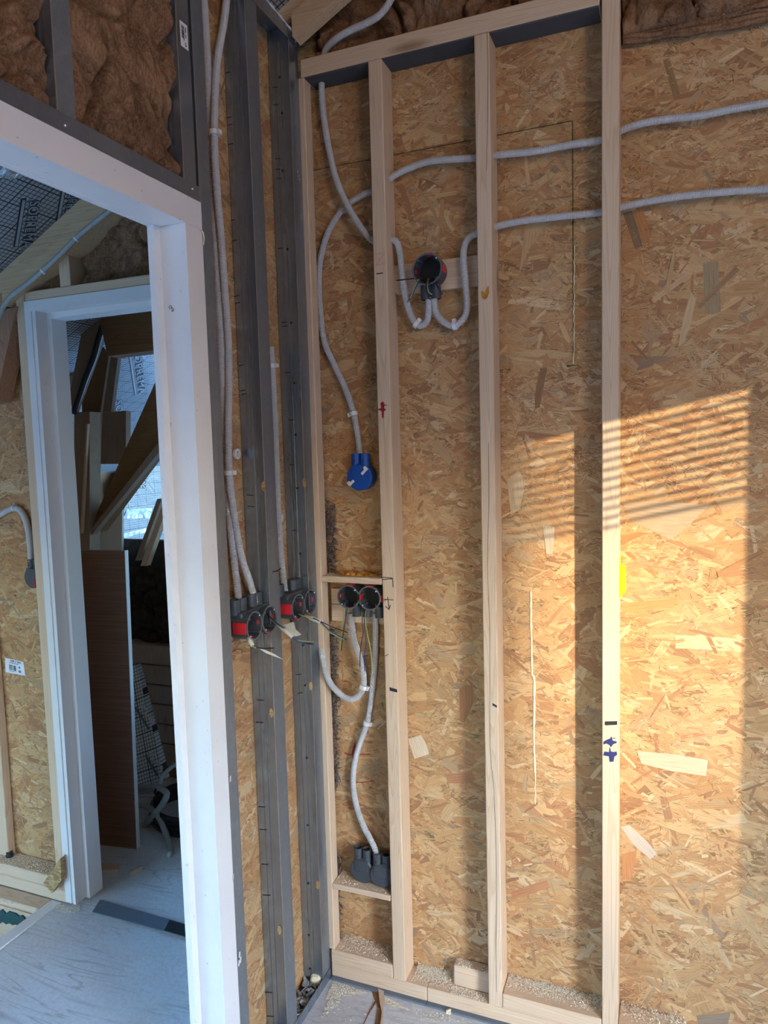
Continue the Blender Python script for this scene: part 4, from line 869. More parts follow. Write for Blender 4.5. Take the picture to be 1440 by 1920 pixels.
b = MB(); b.beam(PY(273, 1060, 2.44), PY(312, 950, 2.52), (0.03, 0, 0), (0, 0.03, 0)); tag(build('leaning_lath', b, M_PX), 'pale lath leaning in the dark gap of the storage', 'lath')
b = MB(); b.beam(PY(262, 1050, 2.49), PY(303, 935, 2.57), (0.025, 0, 0), (0, 0.03, 0)); tag(build('leaning_lath', b, M_DIM), 'dim lath behind the pale leaning lath', 'lath')
tag(wool('wool_batt', flat('storage_dark', (0.05, 0.04, 0.035, 1), 0.95, 0.1, 30, 0.5), PY(236, 1215, 2.62), (0.45, 0, 0), (0, 0, 0.52), (0, -1, 0), 40, 46, 0.06, 17), 'near black heap added for the darkness inside the storage', 'insulation')  # heap put in for the unlit depth, darkness is in its colour
# stack of pale boards
for i, (ya, yb_) in enumerate(((1206, 1241), (1243, 1277), (1279, 1312), (1314, 1348), (1350, 1383), (1385, 1425))):
    pa, pb_ = PY(240, ya, 2.56), PY(240, yb_, 2.56); b = MB(); b.box(-2.35, -1.55, 2.56, 2.80, pb_.z, pa.z, 0.004)
    tag(build('stacked_board', b, M_DIM), ('topmost', 'second', 'third', 'fourth', 'fifth', 'lowest')[i] + ' board of the dim stack behind the leaning panel', 'board', 'stacked boards in the storage')
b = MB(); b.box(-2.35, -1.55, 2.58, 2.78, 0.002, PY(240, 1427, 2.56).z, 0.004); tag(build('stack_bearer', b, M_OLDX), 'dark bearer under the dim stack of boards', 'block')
# printed insulation board leaning on the stack
b = MB(); pts = [(235, 1240), (256, 1248), (310, 1462), (262, 1476), (235, 1480)]
yy = lambda py: 2.46-(py-1250)*0.0006
b.slab([PY(px, py, yy(py)) for px, py in pts], (0, 0.03, 0)); ib = tag(build('insulation_board', b, M_MEMBV), 'silver printed insulation board leaning against the dim stack', 'insulation board')
def it(p, q_, upx, s_):
    a = PY(*p, yy(p[1])-0.002); b2 = PY(*q_, yy(q_[1])-0.002); u = PY(*upx, yy(upx[1])-0.002)-a
    print_text(ib, 'SOPR', a, b2, u.normalized(), Vector((0, -0.0012, -0.0004)), M_PAPER, s_, 0.0, fit=True); d_ = (b2-a).normalized(); w_ = (u-d_*u.dot(d_)).normalized(); bb = MB(); p0_ = a-w_*s_*0.5+Vector((0, -0.0008, 0)); bb.slab([p0_, p0_+(b2-a), p0_+(b2-a)+w_*s_*0.22, p0_+w_*s_*0.22], (0, -0.001, 0)); build('printed_bar', bb, M_SEAL, ib)
it((258, 1322), (284, 1362), (263, 1312), 0.042); it((278, 1412), (300, 1450), (283, 1402), 0.042)
# coils and tubes on the storage floor
def tubepx(name, pts, r, mat, label, cat, group=None, z=None, n=10):
    b = MB(); b.sweep(crom(pts, 0.012), r, n); return tag(build(name, b, mat, None, True), label, cat, group)
cc = Vector((-1.78, 2.33, 0)); random.seed(8); pts = []
for q in range(13*14):
    t = q*2*math.pi/14; rr = 0.19+0.020*mnoise.noise(Vector((q*.11, 3, 1))); pts.append(cc + Vector((rr*math.cos(t)*1.08, rr*math.sin(t)*0.92, 0.006+0.075*q/(13*14)+0.006*mnoise.noise(Vector((q*.23, 1, 7))))))
tubepx('cable_coil', pts, 0.0048, M_BITUM, 'coil of thin black cable on the storage floor', 'cable coil')
tubepx('conduit_tube', [PY(255, 1510, 2.22), PY(275, 1512, 2.20), PY(296, 1530, 2.17), PY(310, 1560, 2.13), PY(319, 1590, 2.09), PZ(318.5, 1603, 0.010)], 0.0115, M_CONDH, 'grey tube curving down with its cut end on the storage floor', 'tube')
b = MB(); p = PZ(318.5, 1603, 0.010)
tubepx('conduit_tube', [PY(255, 1478, 2.24), PY(290, 1475, 2.22), PY(310, 1484, 2.18), PY(312, 1494, 2.17), PY(300, 1515, 2.17), PY(290, 1527, 2.18), PY(262, 1560, 2.2)], 0.0125, M_CONDH, 'thick pale tube looped through a black tie in the storage', 'tube')
tubepx('conduit_tube', [PY(255, 1488, 2.24), PY(280, 1482, 2.23), PY(297, 1478, 2.22), PY(305, 1455, 2.24), PY(325, 1436, 2.28), PY(345, 1425, 2.32)], 0.0085, M_CONDH, 'thinner grey tube rising right behind the white door jamb', 'tube')
b = MB(); b.ring(PY(294, 1481, 2.21), (1, 0, -0.3), 0.014, 0.018, 0.008, 16); tag(build('cable_tie', b, M_BITUM), 'black tie round the pale tubes', 'tie')
random.seed(4); b = MB(); vs = []
for j in range(7):
    for i in range(9):
        p = PY(250+i*5, 1545+j*7-8*math.sin(i*.7), 2.26); vs.append(p + Vector((random.uniform(-.008, .008), random.uniform(-.02, .02), random.uniform(-.008, .008))))
b.add(vs, [(j*9+i, j*9+i+1, (j+1)*9+i+1, (j+1)*9+i) for j in range(6) for i in range(8)]); tag(build('plastic_bag', b, M_FOIL), 'crumpled clear bag in the middle of the cable coil', 'bag')
b = MB(); b.slab([PZ(x, y, 0.001) for x, y in ((180, 1636), (192, 1624), (224, 1624), (222, 1636), (205, 1637))], (0, 0, 0.012)); tag(build('wood_chip', b, M_PX), 'flat pale wood chip beside the far door jamb', 'chip')
b = MB(); b.beam(PZ(246, 1639, 0.009), PZ(264, 1629, 0.009), (0.006, 0.018, 0), (0, 0, 0.016), 0.003); tag(build('wood_chip', b, M_PX), 'stubby yellowish wood peg on the storage floor', 'chip')

# ================================================================== ELECTRICS
R_C = 0.0086
def conduit(label, pts, r=R_C, mat=None, clips=(), corr=True, group='corrugated conduits', ext=()):
    step = 0.0019; path = crom(pts, step)
    # resample evenly so the ribs keep one pitch
    out = [path[0]]; acc = 0
    for i in range(1, len(path)):
        d = (path[i]-path[i-1]).length
        while acc + d >= step:
            t = (step-acc)/d; q_ = path[i-1].lerp(path[i], t); out.append(q_); path[i-1] = q_; d = (path[i]-q_).length; acc = 0
        acc += d
    b = MB()
    if corr: b.sweep(out, [r if i % 2 else r*0.87 for i in range(len(out))], 10)
    else: b.sweep(out[::4], r, 10)
    o = build('conduit', b, mat or M_COND, None, not corr); tag(o, label, 'conduit', group)
    for cp in clips:
        k = min(range(len(out)), key=lambda i: (out[i]-cp).length); t = (out[min(k+2, len(out)-1)]-out[max(0, k-2)]).normalized()
        hl = 0.005 if corr else 0.0025; cb = MB(); cb.ring(out[k]-t*hl, t, r*1.02, r*(1.32 if corr else 1.14), hl*2, 16); d = Vector((0, 1, 0)) if abs(t.y) < .9 else Vector((1, 0, 0)); s_ = t.cross(d).normalized()
        cb.obox(out[k]+s_*r*1.4, s_*hl*0.9, t*hl, d*hl*1.1, 0.0008); build('clip', cb, M_CLIP, o)['label'] = 'white fixing clip'
    return o
yb = 1.754; ym = 1.738
def L(pts): return [PY(x, y, d) for x, y, d in pts]
conduit('conduit arching from the roof through the top plate into the lamp box left socket',
        [PY(760, -60, 1.70)] + L([(735, -5, 1.69), (715, 25, 1.685), (690, 42, 1.69), (655, 58, 1.70), (628, 75, 1.715), (610, 96, 1.735)]) + L([(604, 130, 1.742), (603, 160, 1.742), (606, 210, 1.748), (616, 275, 1.75), (632, 340, 1.735), (660, 400, 1.731), (697, 450, ym), (722, 452, ym), (742, 452, 1.737), (750, 475, 1.735), (755, 520, 1.732), (762, 565, 1.735), (775, 600, 1.74), (788, 611, 1.744), (800, 602, 1.744), (804, 585, 1.735), (804, 556, 1.73)]), clips=[PY(781, 607, 1.742)])
conduit('conduit from the blue box up and right through three studs, the upper run at right',
        L([(675, 858, 1.745), (672, 825, yb), (663, 775, yb), (648, 730, yb), (625, 680, yb), (608, 640, yb), (601, 590, yb), (598, 530, yb), (602, 480, yb), (618, 430, yb), (645, 390, yb), (680, 366, 1.75), (700, 357, ym), (735, 332, ym), (765, 316, ym), (810, 302, ym), (892, 296, ym), (930, 291, ym), (1000, 284, ym), (1060, 273, ym), (1128, 262, ym), (1168, 243, ym), (1210, 230, ym), (1260, 222, ym), (1310, 217, ym), (1370, 205, ym), (1440, 193, ym), (1520, 180, ym)]), clips=[PY(663, 775, yb)])
conduit('lower conduit run at right, through two studs and down into the lamp box right socket',
        L([(814, 556, 1.73), (816, 580, 1.735), (826, 598, 1.74), (843, 610, 1.744), (858, 608, 1.742), (872, 592, 1.738), (876, 570, 1.735), (873, 530, 1.732), (869, 480, 1.733), (875, 452, 1.737), (893, 438, ym), (930, 425, ym), (980, 414, ym), (1050, 406, ym), (1128, 398, ym), (1168, 388, ym), (1230, 375, ym), (1320, 363, ym), (1440, 354, ym), (1520, 347, ym)]), clips=[PY(853, 610, 1.742)])
conduit('bluish conduit dropping from the left twin box and looping back behind the steel corner',
        L([(657, 1150, 1.735), (663, 1195, 1.735), (672, 1225, 1.735), (680, 1255, 1.735), (682, 1285, 1.735), (674, 1303, 1.73), (658, 1311, 1.725), (640, 1303, 1.72), (620, 1282, 1.70), (609, 1255, 1.690), (604, 1228, 1.688)]) + [PX(598, 1202, -0.899), PX(595, 1178, -0.906)], clips=[PY(681, 1289, 1.735)])
conduit('long conduit snaking from the right twin box down to the dark twin box',
        L([(704, 1150, 1.735), (704, 1200, 1.74), (702, 1250, 1.745), (696, 1310, 1.75), (689, 1352, 1.752), (676, 1390, 1.754), (666, 1425, 1.754), (662, 1465, 1.754), (667, 1505, 1.752), (680, 1545, 1.75), (698, 1580, 1.742), (711, 1612, 1.735)]), clips=[PY(688, 1355, 1.752)])
conduit('thin looking conduit hugging the edge of the knurled steel stud, entering the front box pair',
        [PX(x, y, v) for x, y, v in ((380, -30, -0.931), (386, 60, -0.931), (392, 180, -0.931), (398, 300, -0.931), (404, 430, -0.931), (411, 560, -0.931), (417, 700, -0.931), (421, 820, -0.931), (426, 900, -0.929), (432, 980, -0.924), (439, 1050, -0.925), (446, 1112, -0.918), (448, 1132, -0.916))])
conduit('thick conduit in the first steel bay, curving right into the front box pair',
        [PX(x, y, v) for x, y, v in ((428, -30, -0.915), (420, 40, -0.915), (408, 110, -0.915), (403, 180, -0.915), (402, 270, -0.915), (407, 360, -0.915), (414, 440, -0.915), (421, 540, -0.915), (428, 640, -0.915), (429, 720, -0.915), (428, 800, -0.915), (430, 890, -0.914), (438, 960, -0.913), (452, 1040, -0.911), (468, 1090, -0.912), (475, 1114, -0.908), (480, 1130, -0.905))], clips=[PX(402, 252, -0.918), PX(429, 886, -0.914)])
conduit('short visible conduit behind the middle steel stud, entering the rear box pair',
        [PX(x, y, v) for x, y, v in ((508, 650, -0.933), (511, 700, -0.933), (516, 800, -0.933), (519, 880, -0.933), (522, 960, -0.932), (526, 1030, -0.930), (531, 1080, -0.922), (535, 1110, -0.914))], clips=[PX(516, 687, -0.933)])
conduit('pale conduit bending down into the dark box at the far left', L([(-60, 985, 1.757), (-20, 975, 1.757), (0, 965, 1.757), (20, 954, 1.757), (35, 955, 1.757), (47, 972, 1.757), (54, 1000, 1.755), (57, 1030, 1.75), (58, 1056, 1.745)]), r=0.0105, corr=False, clips=[PY(27, 952, 1.757)])
conduit('smooth grey conduit clipped along the hall rafter', L([(230, 375, 1.668), (205, 396, 1.665), (150, 440, 1.662), (110, 480, 1.66), (60, 525, 1.66), (25, 552, 1.655), (8, 572, 1.65), (0, 590, 1.645), (-8, 620, 1.64)]), r=0.0075, mat=M_CONDH, corr=False, clips=[PY(133, 428, 1.664), PY(72, 486, 1.664)])
for (x, y) in ((386, 845), (522, 971), (415, 850)):
    pass
for (x, y, lab) in ((442, 851, 'white screw clip on the board left of the middle steel stud'), (523, 972, 'white screw clip on the board right of the middle steel stud')):
    b = MB(); p = PX(x, y, XQ+0.004); b.ring(p, (1, 0, 0), 0.006, 0.0125, 0.006, 16); b.cyl(p, p+Vector((0.007, 0, 0)), 0.004, 8); tag(build('screw_clip', b, M_CLIP), lab, 'clip', 'white screw clips')

def wire(parent, pts, mat, r=0.0014):
    b = MB(); b.sweep(crom(pts, 0.006), r, 6); return build('wire', b, mat, parent, True)
def flush_box(parent, c, out, up, R=0.0345, depth=0.046, red=((0, 1),), nred=2, bosses=True):
    """open round wall box: c = centre of the mouth, out = outward normal"""
    out = Vector(out); up = Vector(up); rt = up.cross(out); back = c - out*depth
    b = MB(); b.ring(c-out*0.0012, out, R-0.0024, R+0.0014, 0.0016, 28); build('rim', b, M_RIM, parent)['label'] = 'paler grey rim'
    b = MB(); b.ring(back, out, R-0.0022, R, depth-0.001, 28)
    for i in range(4):
        an = math.pi/4 + i*math.pi/2; d = rt*math.cos(an)+up*math.sin(an); b.cyl(c - out*0.03 + d*(R-0.0045), c + out*0.0008 + d*(R-0.0045), 0.0032, 8)
    build('box_body', b, M_BOX, parent)
    b = MB(); b.disc(back, out, R-0.0022, 0.002, 28); build('box_back', b, M_BOXIN, parent)
    for (du, dr, wd, dep) in red:
        d = rt*dr + up*du; d.normalize(); tn = out.cross(d); b = MB(); b.obox(c + d*(R+0.0006) - out*(dep+0.002), d*0.0018, tn*wd, out*dep, 0.0006); build('red_clip', b, M_REDP, parent)
        b = MB(); b.obox(c + d*(R-0.0030) - out*(dep+0.004), d*0.0010, tn*wd*0.6, out*dep*0.4, 0.0004); build('red_clip', b, M_REDP, parent)
    for (sa, sb_) in ((1, 1), (-1, -1)):
        p = c + rt*sa*(R-0.004)*.72 + up*sb_*(R-0.004)*.72; b = MB(); b.cyl(p, p+out*0.003, 0.0028, 8, 0.002); build('screw', b, M_SCREW, parent, True)
def socket(parent, p0, p1, r=0.0125, mat=None, hole=True):
    b = MB(); ax = Vector(p1)-Vector(p0); L_ = ax.length; b.ring(p0, ax, r-0.0022, r, L_, 18); build('conduit_socket', b, mat or M_BOX, parent)
OUTB, UPZ, OUTP = Vector((0, -1, 0)), Vector((0, 0, 1)), Vector((1, 0, 0))
# lamp box
lc = Vector((-0.551, 1.704, 1.926)); t = thing('lamp_box', 'round black lamp box with red clips and loose wires on its own board', 'junction box', lc)
flush_box(t, lc, OUTB, UPZ, 0.037, 0.047, red=((0, 1, 0.009, 0.014), (1, 0.05, 0.010, 0.012), (0, -1, 0.008, 0.012)))
for dxs in (-0.012, 0.0145): socket(t, lc + Vector((dxs-0.001, 0.026, -0.033)), lc + Vector((dxs-0.001, 0.026, -0.068)), 0.0128)
W = lambda pts, y: [PY(x, yy, y if not isinstance(y, (list, tuple)) else y[i]) for i, (x, yy) in enumerate(pts)]
wire(t, W(((778, 522), (760, 524), (743, 526)), [1.71, 1.695, 1.69]), M_WBLK, 0.0017)
wire(t, W(((792, 520), (785, 530), (775, 548), (767, 563)), [1.72, 1.69, 1.685, 1.685]), M_WBLUE); wire(t, W(((789, 521), (781, 534), (771, 552), (764, 567)), [1.72, 1.69, 1.685, 1.685]), M_WBRN); wire(t, W(((787, 522), (783, 528), (777, 540), (769, 559)), [1.72, 1.69, 1.685, 1.683]), M_WGY, 0.0011)
wire(t, W(((803, 522), (801, 535), (804, 548), (810, 552)), [1.72, 1.69, 1.683, 1.683]), M_WGY); wire(t, W(((799, 524), (799, 540), (803, 555), (807, 562)), [1.72, 1.69, 1.685, 1.685]), M_WBLK); wire(t, W(((806, 521), (806, 536), (808, 549)), [1.72, 1.69, 1.685]), M_WBLUE, 0.0011)
wire(t, W(((813, 524), (820, 538), (828, 549)), [1.72, 1.69, 1.685]), M_WBLUE); wire(t, W(((815, 524), (823, 541), (830, 552)), [1.72, 1.69, 1.686]), M_WBRN)
# twin socket boxes between corner stud and first stud
t = thing('twin_box', 'pair of round grey boxes with red clips in the corner timber bay', 'junction box', (-0.757, 1.70, 1.105))
for c0 in (Vector((-0.789, 1.7005, 1.1015)), Vector((-0.7285, 1.7005, 1.1015))):
    flush_box(t, c0, OUTB, UPZ, 0.0312, 0.046, red=((1, 0.02, 0.010, 0.012), (0, 1, 0.008, 0.009), (0, -1, 0.008, 0.008)))
for x in (-0.778, -0.748, -0.712): socket(t, Vector((x, 1.728, 1.075)), Vector((x, 1.728, 1.045)), 0.0122)
wire(t, W(((649, 1126), (645, 1140), (643, 1165), (639, 1190), (637, 1221)), [1.73, 1.70, 1.69, 1.688, 1.688]), M_WGY); wire(t, W(((652, 1126), (649, 1142), (648, 1160), (645, 1180)), [1.73, 1.70, 1.69, 1.69]), M_WBLUE); wire(t, W(((654, 1128), (651, 1145), (646, 1175), (642, 1200), (640, 1220)), [1.73, 1.70, 1.692, 1.688, 1.688]), M_WBLK, 0.0011)
wire(t, W(((694, 1136), (686, 1146), (685, 1165), (689, 1190), (694, 1215), (697, 1240), (697, 1262)), [1.73, 1.70, 1.69, 1.688, 1.688, 1.688, 1.688]), M_WGY); wire(t, W(((692, 1134), (682, 1144), (679, 1165), (681, 1185), (677, 1210), (675, 1232), (675, 1250)), [1.73, 1.70, 1.69, 1.688, 1.688, 1.688, 1.688]), M_WBRN); wire(t, W(((695, 1134), (686, 1142), (683, 1170), (686, 1205), (683, 1230), (684, 1258)), [1.73, 1.705, 1.694, 1.69, 1.688, 1.688]), M_WBLUE, 0.0012)
# box pairs in the steel partition
def steel_pair(label, c1, c2, red_side, clip_mid):
    t = thing('twin_box', label, 'junction box', (c1+c2)/2)
    for c0 in (c1, c2): flush_box(t, c0, OUTP, UPZ, 0.0318, 0.048, red=((0, -1, 0.013, 0.017), (-1, 0.1, 0.010, 0.006), (0, 1, 0.008, 0.006)))
    mid = (c1+c2)/2
    b = MB(); b.box(-0.925, -0.885, c1.y-0.028, c2.y+0.028, c1.z+0.020, c1.z+0.033, 0.003); build('box_housing', b, M_BOX, t)
    return t
c1, c2 = Vector((-0.870, 1.3655, 1.100)), Vector((-0.870, 1.4315, 1.099))
t = steel_pair('front pair of joined dark boxes beside the white door frame', c1, c2, True, True)
for y, z0 in ((1.345, 1.128), (1.372, 1.128), (1.415, 1.128), (1.438, 1.128)): socket(t, Vector((-0.908, y, z0)), Vector((-0.908, y, z0+0.034)), 0.0138)
PW = lambda pts: [PX(x, y, v) for x, y, v in pts]
wire(t, PW(((505, 1155, -.89), (518, 1168, -.86), (530, 1176, -.84), (541, 1186, -.825), (550, 1196, -.81), (562, 1204, -.80), (585, 1206, -.79))), M_WBLUE, 0.0018); wire(t, PW(((505, 1158, -.89), (518, 1170, -.86), (540, 1188, -.824), (552, 1198, -.81), (565, 1202, -.80), (587, 1204, -.79))), M_WGY); wire(t, PW(((500, 1150, -.89), (520, 1170, -.858), (542, 1190, -.822), (566, 1205, -.80), (588, 1208, -.788))), M_WBLK)
b = MB(); p = PW(((522, 1172, -.855), (548, 1195, -.812))); b.sweep([p[0], p[0].lerp(p[1], .5)+Vector((0, 0, .001)), p[1]], [.0045, .0052, .004], 8); build('tape_wrap', b, M_MASK, t, True)
b = MB(); q_ = PW(((532, 1172, -.846), (550, 1166, -.846), (554, 1180, -.83), (565, 1190, -.825), (556, 1193, -.822), (548, 1192, -.82))); b.slab(q_, (0.0006, 0, 0)); build('tape_flag', b, M_MASK, t)
wire(t, PW(((463, 1190, -.89), (468, 1198, -.868), (474, 1208, -.85), (482, 1214, -.84), (495, 1216, -.83), (514, 1215, -.82))), M_WBLK, 0.0016); wire(t, PW(((463, 1188, -.89), (467, 1200, -.868), (472, 1210, -.85), (480, 1215, -.84))), M_WGY)
b = MB(); p = PW(((465, 1196, -.866), (474, 1211, -.848))); b.sweep([p[0], p[0].lerp(p[1], .5), p[1]], [.004, .006, .0042], 8); build('tape_wrap', b, M_MASK, t, True)
b = MB(); b.slab(PW(((484, 1215, -.838), (498, 1219, -.832), (514, 1226, -.825), (531, 1237, -.82), (513, 1230, -.825), (499, 1225, -.832))), (0.0006, 0, 0)); build('tape_flag', b, M_MASK, t)
c3, c4 = Vector((-0.870, 1.573, 1.098)), Vector((-0.870, 1.638, 1.098))
t = steel_pair('rear pair of joined dark boxes between the two steel studs', c3, c4, True, True)
for y in (1.552, 1.622, 1.640): socket(t, Vector((-0.912, y, 1.128)), Vector((-0.912, y, 1.158)), 0.0135)
wire(t, PW(((550, 1140, -.895), (560, 1147, -.88), (572, 1153, -.855), (592, 1160, -.825), (603, 1166, -.81), (625, 1176, -.795), (652, 1186, -.785))), M_WBRN); wire(t, PW(((549, 1142, -.895), (562, 1150, -.88), (590, 1160, -.826), (603, 1168, -.81), (620, 1184, -.80), (635, 1192, -.79), (649, 1199, -.785))), M_WBLUE, 0.0017); wire(t, PW(((560, 1152, -.87), (590, 1162, -.826), (604, 1172, -.81), (616, 1184, -.80), (632, 1193, -.79), (645, 1199, -.786))), M_WGY)
b = MB(); p = PW(((572, 1154, -.855), (601, 1166, -.812))); b.sweep([p[0], p[0].lerp(p[1], .5), p[1]], [.0036, .0055, .0046], 8); build('tape_wrap', b, M_MASK, t, True)
# boxes seen from behind
def rear_box(name, label, cx, cz, mat, yfront, R=0.036, dep=0.035, sx=(-0.013, 0.013), tilt=0.0, tabs=False):
    t = thing(name, label, 'junction box', (cx, yfront+dep/2, cz-R)); c0 = Vector((cx, yfront, cz)); n = 28
    b = MB(); b.sweep([c0+Vector((0, dep, 0)), c0+Vector((0, 0.004, 0)), c0+Vector((0, 0, 0))], [R, R, R-0.004], n); build('box_body', b, mat, t)
    b = MB(); b.obox(c0+Vector((0, -0.0005, R*0.45)), Vector((R*0.55, 0, 0)), Vector((0, 0.002, 0)), Vector((0, 0, R*0.42)), 0.0012); build('cover_plate', b, mat, t)
    rot = Matrix.Rotation(tilt, 3, 'Y')
    for s_ in sx:
        p0 = c0 + Vector((s_, 0.013, R*0.72)); d = rot @ Vector((0, 0, 0.036)); socket(t, p0, p0+d, 0.0125, mat)
        b = MB(); b.disc(p0 + d*0.45 + Vector((0, -0.0124, 0)), (0, -1, 0), 0.0024, 0.0006, 10); build('latch_hole', b, M_BOXIN, t)
    return t, c0
t, c0 = rear_box('back_box', 'bright blue round box with white clips hanging on a conduit', -0.757, 1.420, M_BLUEP, 1.722)
for (u, v, a_) in ((0.016, 0.014, -0.8), (-0.022, -0.016, -0.7)):
    p = c0 + Vector((u, -0.003, v)); d = Vector((math.cos(a_), 0, -math.sin(a_)))
    b = MB(); b.obox(p, d*0.010, Vector((-d.z, 0, d.x))*0.0035, Vector((0, 0.002, 0)), 0.001); b.obox(p+d*0.007*(1 if u > 0 else -1)+Vector((0, 0, .003)), d*0.004, Vector((-d.z, 0, d.x))*0.0062, Vector((0, 0.003, 0)), 0.001); build('white_clip', b, M_CLIP, t)['label'] = 'white plastic clip'
rear_box('back_box', 'left box of the anthracite pair on the low shelf noggin', -0.786, 0.322, M_BOX, 1.722)
rear_box('back_box', 'right box of the anthracite pair, half behind the marked stud', -0.7265, 0.322, M_BOX, 1.716, R=0.0335)
t, c0 = rear_box('back_box', 'dark box with a red tab at the far left beside the hall stud', -1.958, 1.098, M_BOX, 1.735, R=0.036, sx=(-0.010, 0.014))
b = MB(); b.obox(Vector((-1.921, 1.722, 1.085)), Vector((0.0025, 0, 0)), Vector((0, 0.010, 0)), Vector((0, 0, 0.014)), 0.001); build('red_clip', b, M_REDP, t)
# board label in the hall
q = [(9.7, 1233.5), (44, 1241), (47.5, 1267), (10.5, 1260)]
b = MB(); b.slab([PY(x, y, YB-0.0018) for x, y in q], (0, -0.0005, 0)); lab = tag(build('board_label', b, M_PAPER), 'white printed label on the hall strand board', 'label')
def onl(u, v):
    a = Vector(q[0]).lerp(Vector(q[1]), u); c2_ = Vector(q[3]).lerp(Vector(q[2]), u); p = a.lerp(c2_, v); return PY(p.x, p.y, YB-0.0026)
b = MB()
for i in range(7): u = .20+.028*i; b.slab([onl(u, .40), onl(u+.014, .40), onl(u+.014, .78), onl(u, .78)], (0, -0.0003, 0))
for (u0, u1, v0, v1) in ((.22, .30, .25, .30), (.33, .43, .25, .30), (.46, .56, .25, .30), (.58, .70, .25, .30), (.20, .45, .84, .87), (.70, .78, .42, .56), (.68, .80, .70, .86), (.42, .55, .42, .80)): b.slab([onl(u0, v0), onl(u1, v0), onl(u1, v1), onl(u0, v1)], (0, -0.0003, 0))
build('label_print', b, M_SEAL, lab)
a = onl(.26, .19); print_text(lab, 'OSB 3 T&G', a, onl(.8, .19), Vector((0, 0, 1)), Vector((0, -.0004, 0)), M_INKB, 0.010)

# ================================================================== SAWDUST, SPLINTERS, SCRAPS
random.seed(12)
def chips(name, regions, label, n_per, size=(0.0007, 0.0026), mat=M_DUST):
    b = MB()
    for (fx, n) in regions:
        for i in range(int(n*2.2)):
            p = fx(); s_ = random.uniform(*size); d1 = Vector((random.uniform(-1, 1), random.uniform(-1, 1), random.uniform(-.5, .7))).normalized(); d2 = d1.cross(Vector((random.uniform(-1, 1), random.uniform(-1, 1), random.uniform(-1, 1)))).normalized()
            p = p + Vector((0, 0, s_*0.3)); k = random.uniform(.3, .6)
            b.add([p-d1*s_, p+d2*s_*k, p+d1*s_, p-d2*s_*k + Vector((0, 0, s_*.3))], [(0, 1, 2), (0, 2, 3)])
    return tag(stuff(build(name, b, mat)), label, 'sawdust')
U = random.uniform
def strip(x0, x1, y0, y1, z, bias=2.0, hill=0.0):
    def f():
        t = U(0, 1)**(1/bias); y = y0+(y1-y0)*t; return Vector((U(x0, x1), y, z+hill*t*t*U(0, 1)))
    return f
chips('sawdust', [(strip(-0.64, -0.53, 1.705, 1.768, ZP, 2.5, 0.012), 1500), (strip(-0.53, -0.43, 1.703, 1.733, ZP, 1.0), 500), (strip(-0.385, -0.145, 1.715, 1.768, 0.084, 2.2, 0.010), 1900), (strip(-0.10, 0.05, 1.715, 1.768, 0.084, 2.0, 0.01), 600), (strip(-0.865, -0.695, 1.703, 1.768, 0.084, 2.0, 0.004), 700), (strip(-0.527, -0.427, 1.736, 1.767, 0.102, 1.0), 250), (strip(-0.865, -0.70, 1.703, 1.768, 0.284, 1.0), 160)], 'sawdust heaped on the floor plates of the back wall', 0)
def fpx(x0, x1, y0, y1):
    def f(): return PZ(U(x0, x1), U(y0, y1), 0.0006)
    return f
def tri(a, b2, c2):
    def f():
        r1, r2 = U(0, 1)**.5, U(0, 1); return PZ(a[0]*(1-r1)+b2[0]*r1*(1-r2)+c2[0]*r1*r2, a[1]*(1-r1)+b2[1]*r1*(1-r2)+c2[1]*r1*r2, 0.0006)
    return f
chips('floor_sawdust', [(tri((625, 1838), (610, 1875), (690, 1862)), 700), (tri((628, 1842), (600, 1912), (640, 1880)), 200), (tri((718, 1866), (722, 1885), (770, 1895)), 350), (tri((770, 1888), (790, 1915), (900, 1919)), 140), (fpx(580, 900, 1850, 1919), 120)], 'sawdust scattered on the floor along the back wall', 0)
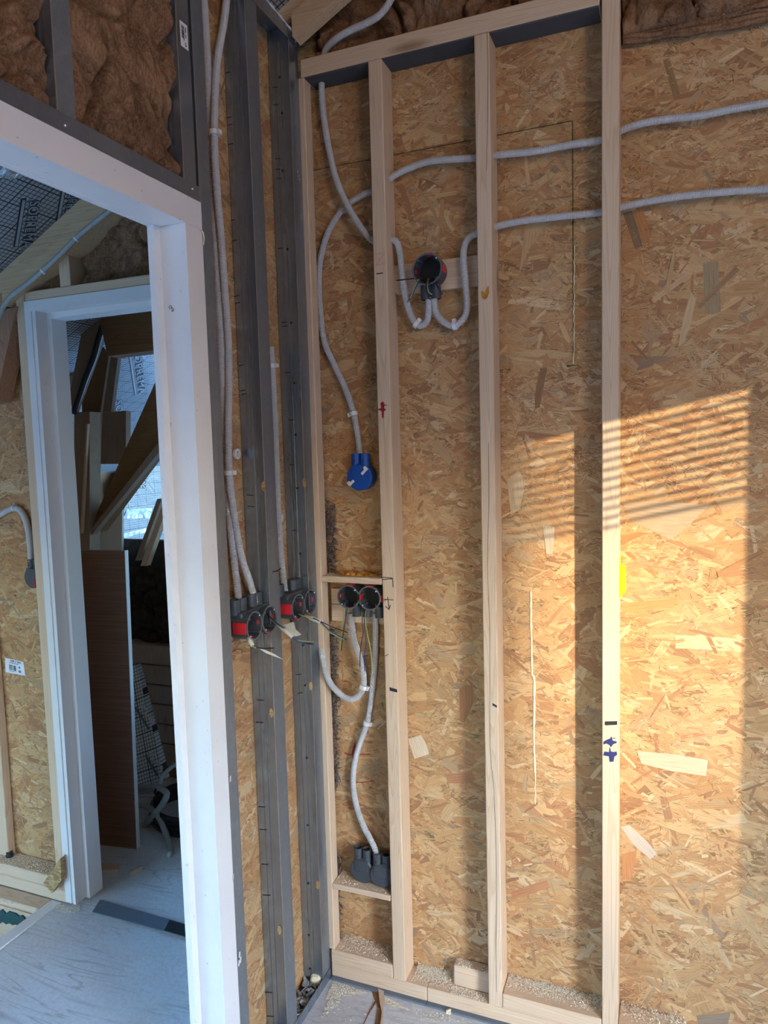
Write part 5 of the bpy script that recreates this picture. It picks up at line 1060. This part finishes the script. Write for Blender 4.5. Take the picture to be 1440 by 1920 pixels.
chips('hall_sawdust', [(strip(-2.4, -1.905, 1.702, 1.768, 0.0855, 1.0), 2600), (tri((0, 1665), (120, 1700), (0, 1695)), 900), (tri((60, 1692), (118, 1698), (70, 1722)), 700), (fpx(115, 150, 1695, 1712), 200)], 'sawdust over the plates and hatch rim in the hall', 0)
b = MB(); p = PZ(841, 1899, 0.0006)
for k in range(9):
    o_ = p + Vector((U(-.005, .005), U(-.005, .005), U(.001, .008))); b.obox(o_, Vector((U(.002, .005), U(-.002, .002), 0)), Vector((0, .003, U(-.001, .001))), Vector((0, 0, .003)), 0.001)
tag(build('foam_crumb', b, M_FOAM), 'cream crumb of foam on the floor by the grey sealing tape', 'crumb')
# split floor skin: a raised pale splinter with a gap beside it
b = MB(); b.slab([PZ(x, y, 0.001) for x, y in ((709, 1857), (720, 1862), (718, 1919), (712, 1935), (716, 1900), (712, 1882))], (0, 0, 0.006)); spl = build('floor_splinter', b, M_PX); tag(spl, 'long pale splinter lifted from the floor sheet by the wall', 'splinter')
b = MB(); b.slab([PZ(x, y, 0.0012) for x, y in ((698, 1860), (709, 1858), (712, 1882), (716, 1900), (710, 1935), (700, 1935), (708, 1890), (705, 1880), (690, 1905), (678, 1930), (676, 1930), (690, 1900), (703, 1876))], (0, 0, 0.0006)); build('split_gap', b, M_OLDX, spl)['label'] = 'dark split beside the splinter'
# scraps lying in the floor track
b = MB(); random.seed(3)
for i in range(46):
    y = U(1.52, 1.67); p = Vector((U(-0.932, -0.892), y, U(0.008, 0.022))); s_ = U(.003, .010)
    b.obox(p, Vector((s_, U(-.006, .006), U(-.006, .006))), Vector((U(-.004, .004), s_*.8, U(-.004, .004))), Vector((0, 0, s_*.5)), s_*.2)
tag(stuff(build('plaster_scraps', b, M_SCRAP)), 'plaster and mastic scraps lying in the floor track corner', 'scraps')
b = MB(); b.obox(Vector((-0.905, 1.655, 0.022)), Vector((0.014, 0.004, 0.002)), Vector((-0.004, 0.014, 0.004)), Vector((0, 0, 0.014)), 0.006); tag(build('mastic_lump', b, M_FOAM), 'cream mastic lump in the floor track corner', 'lump')
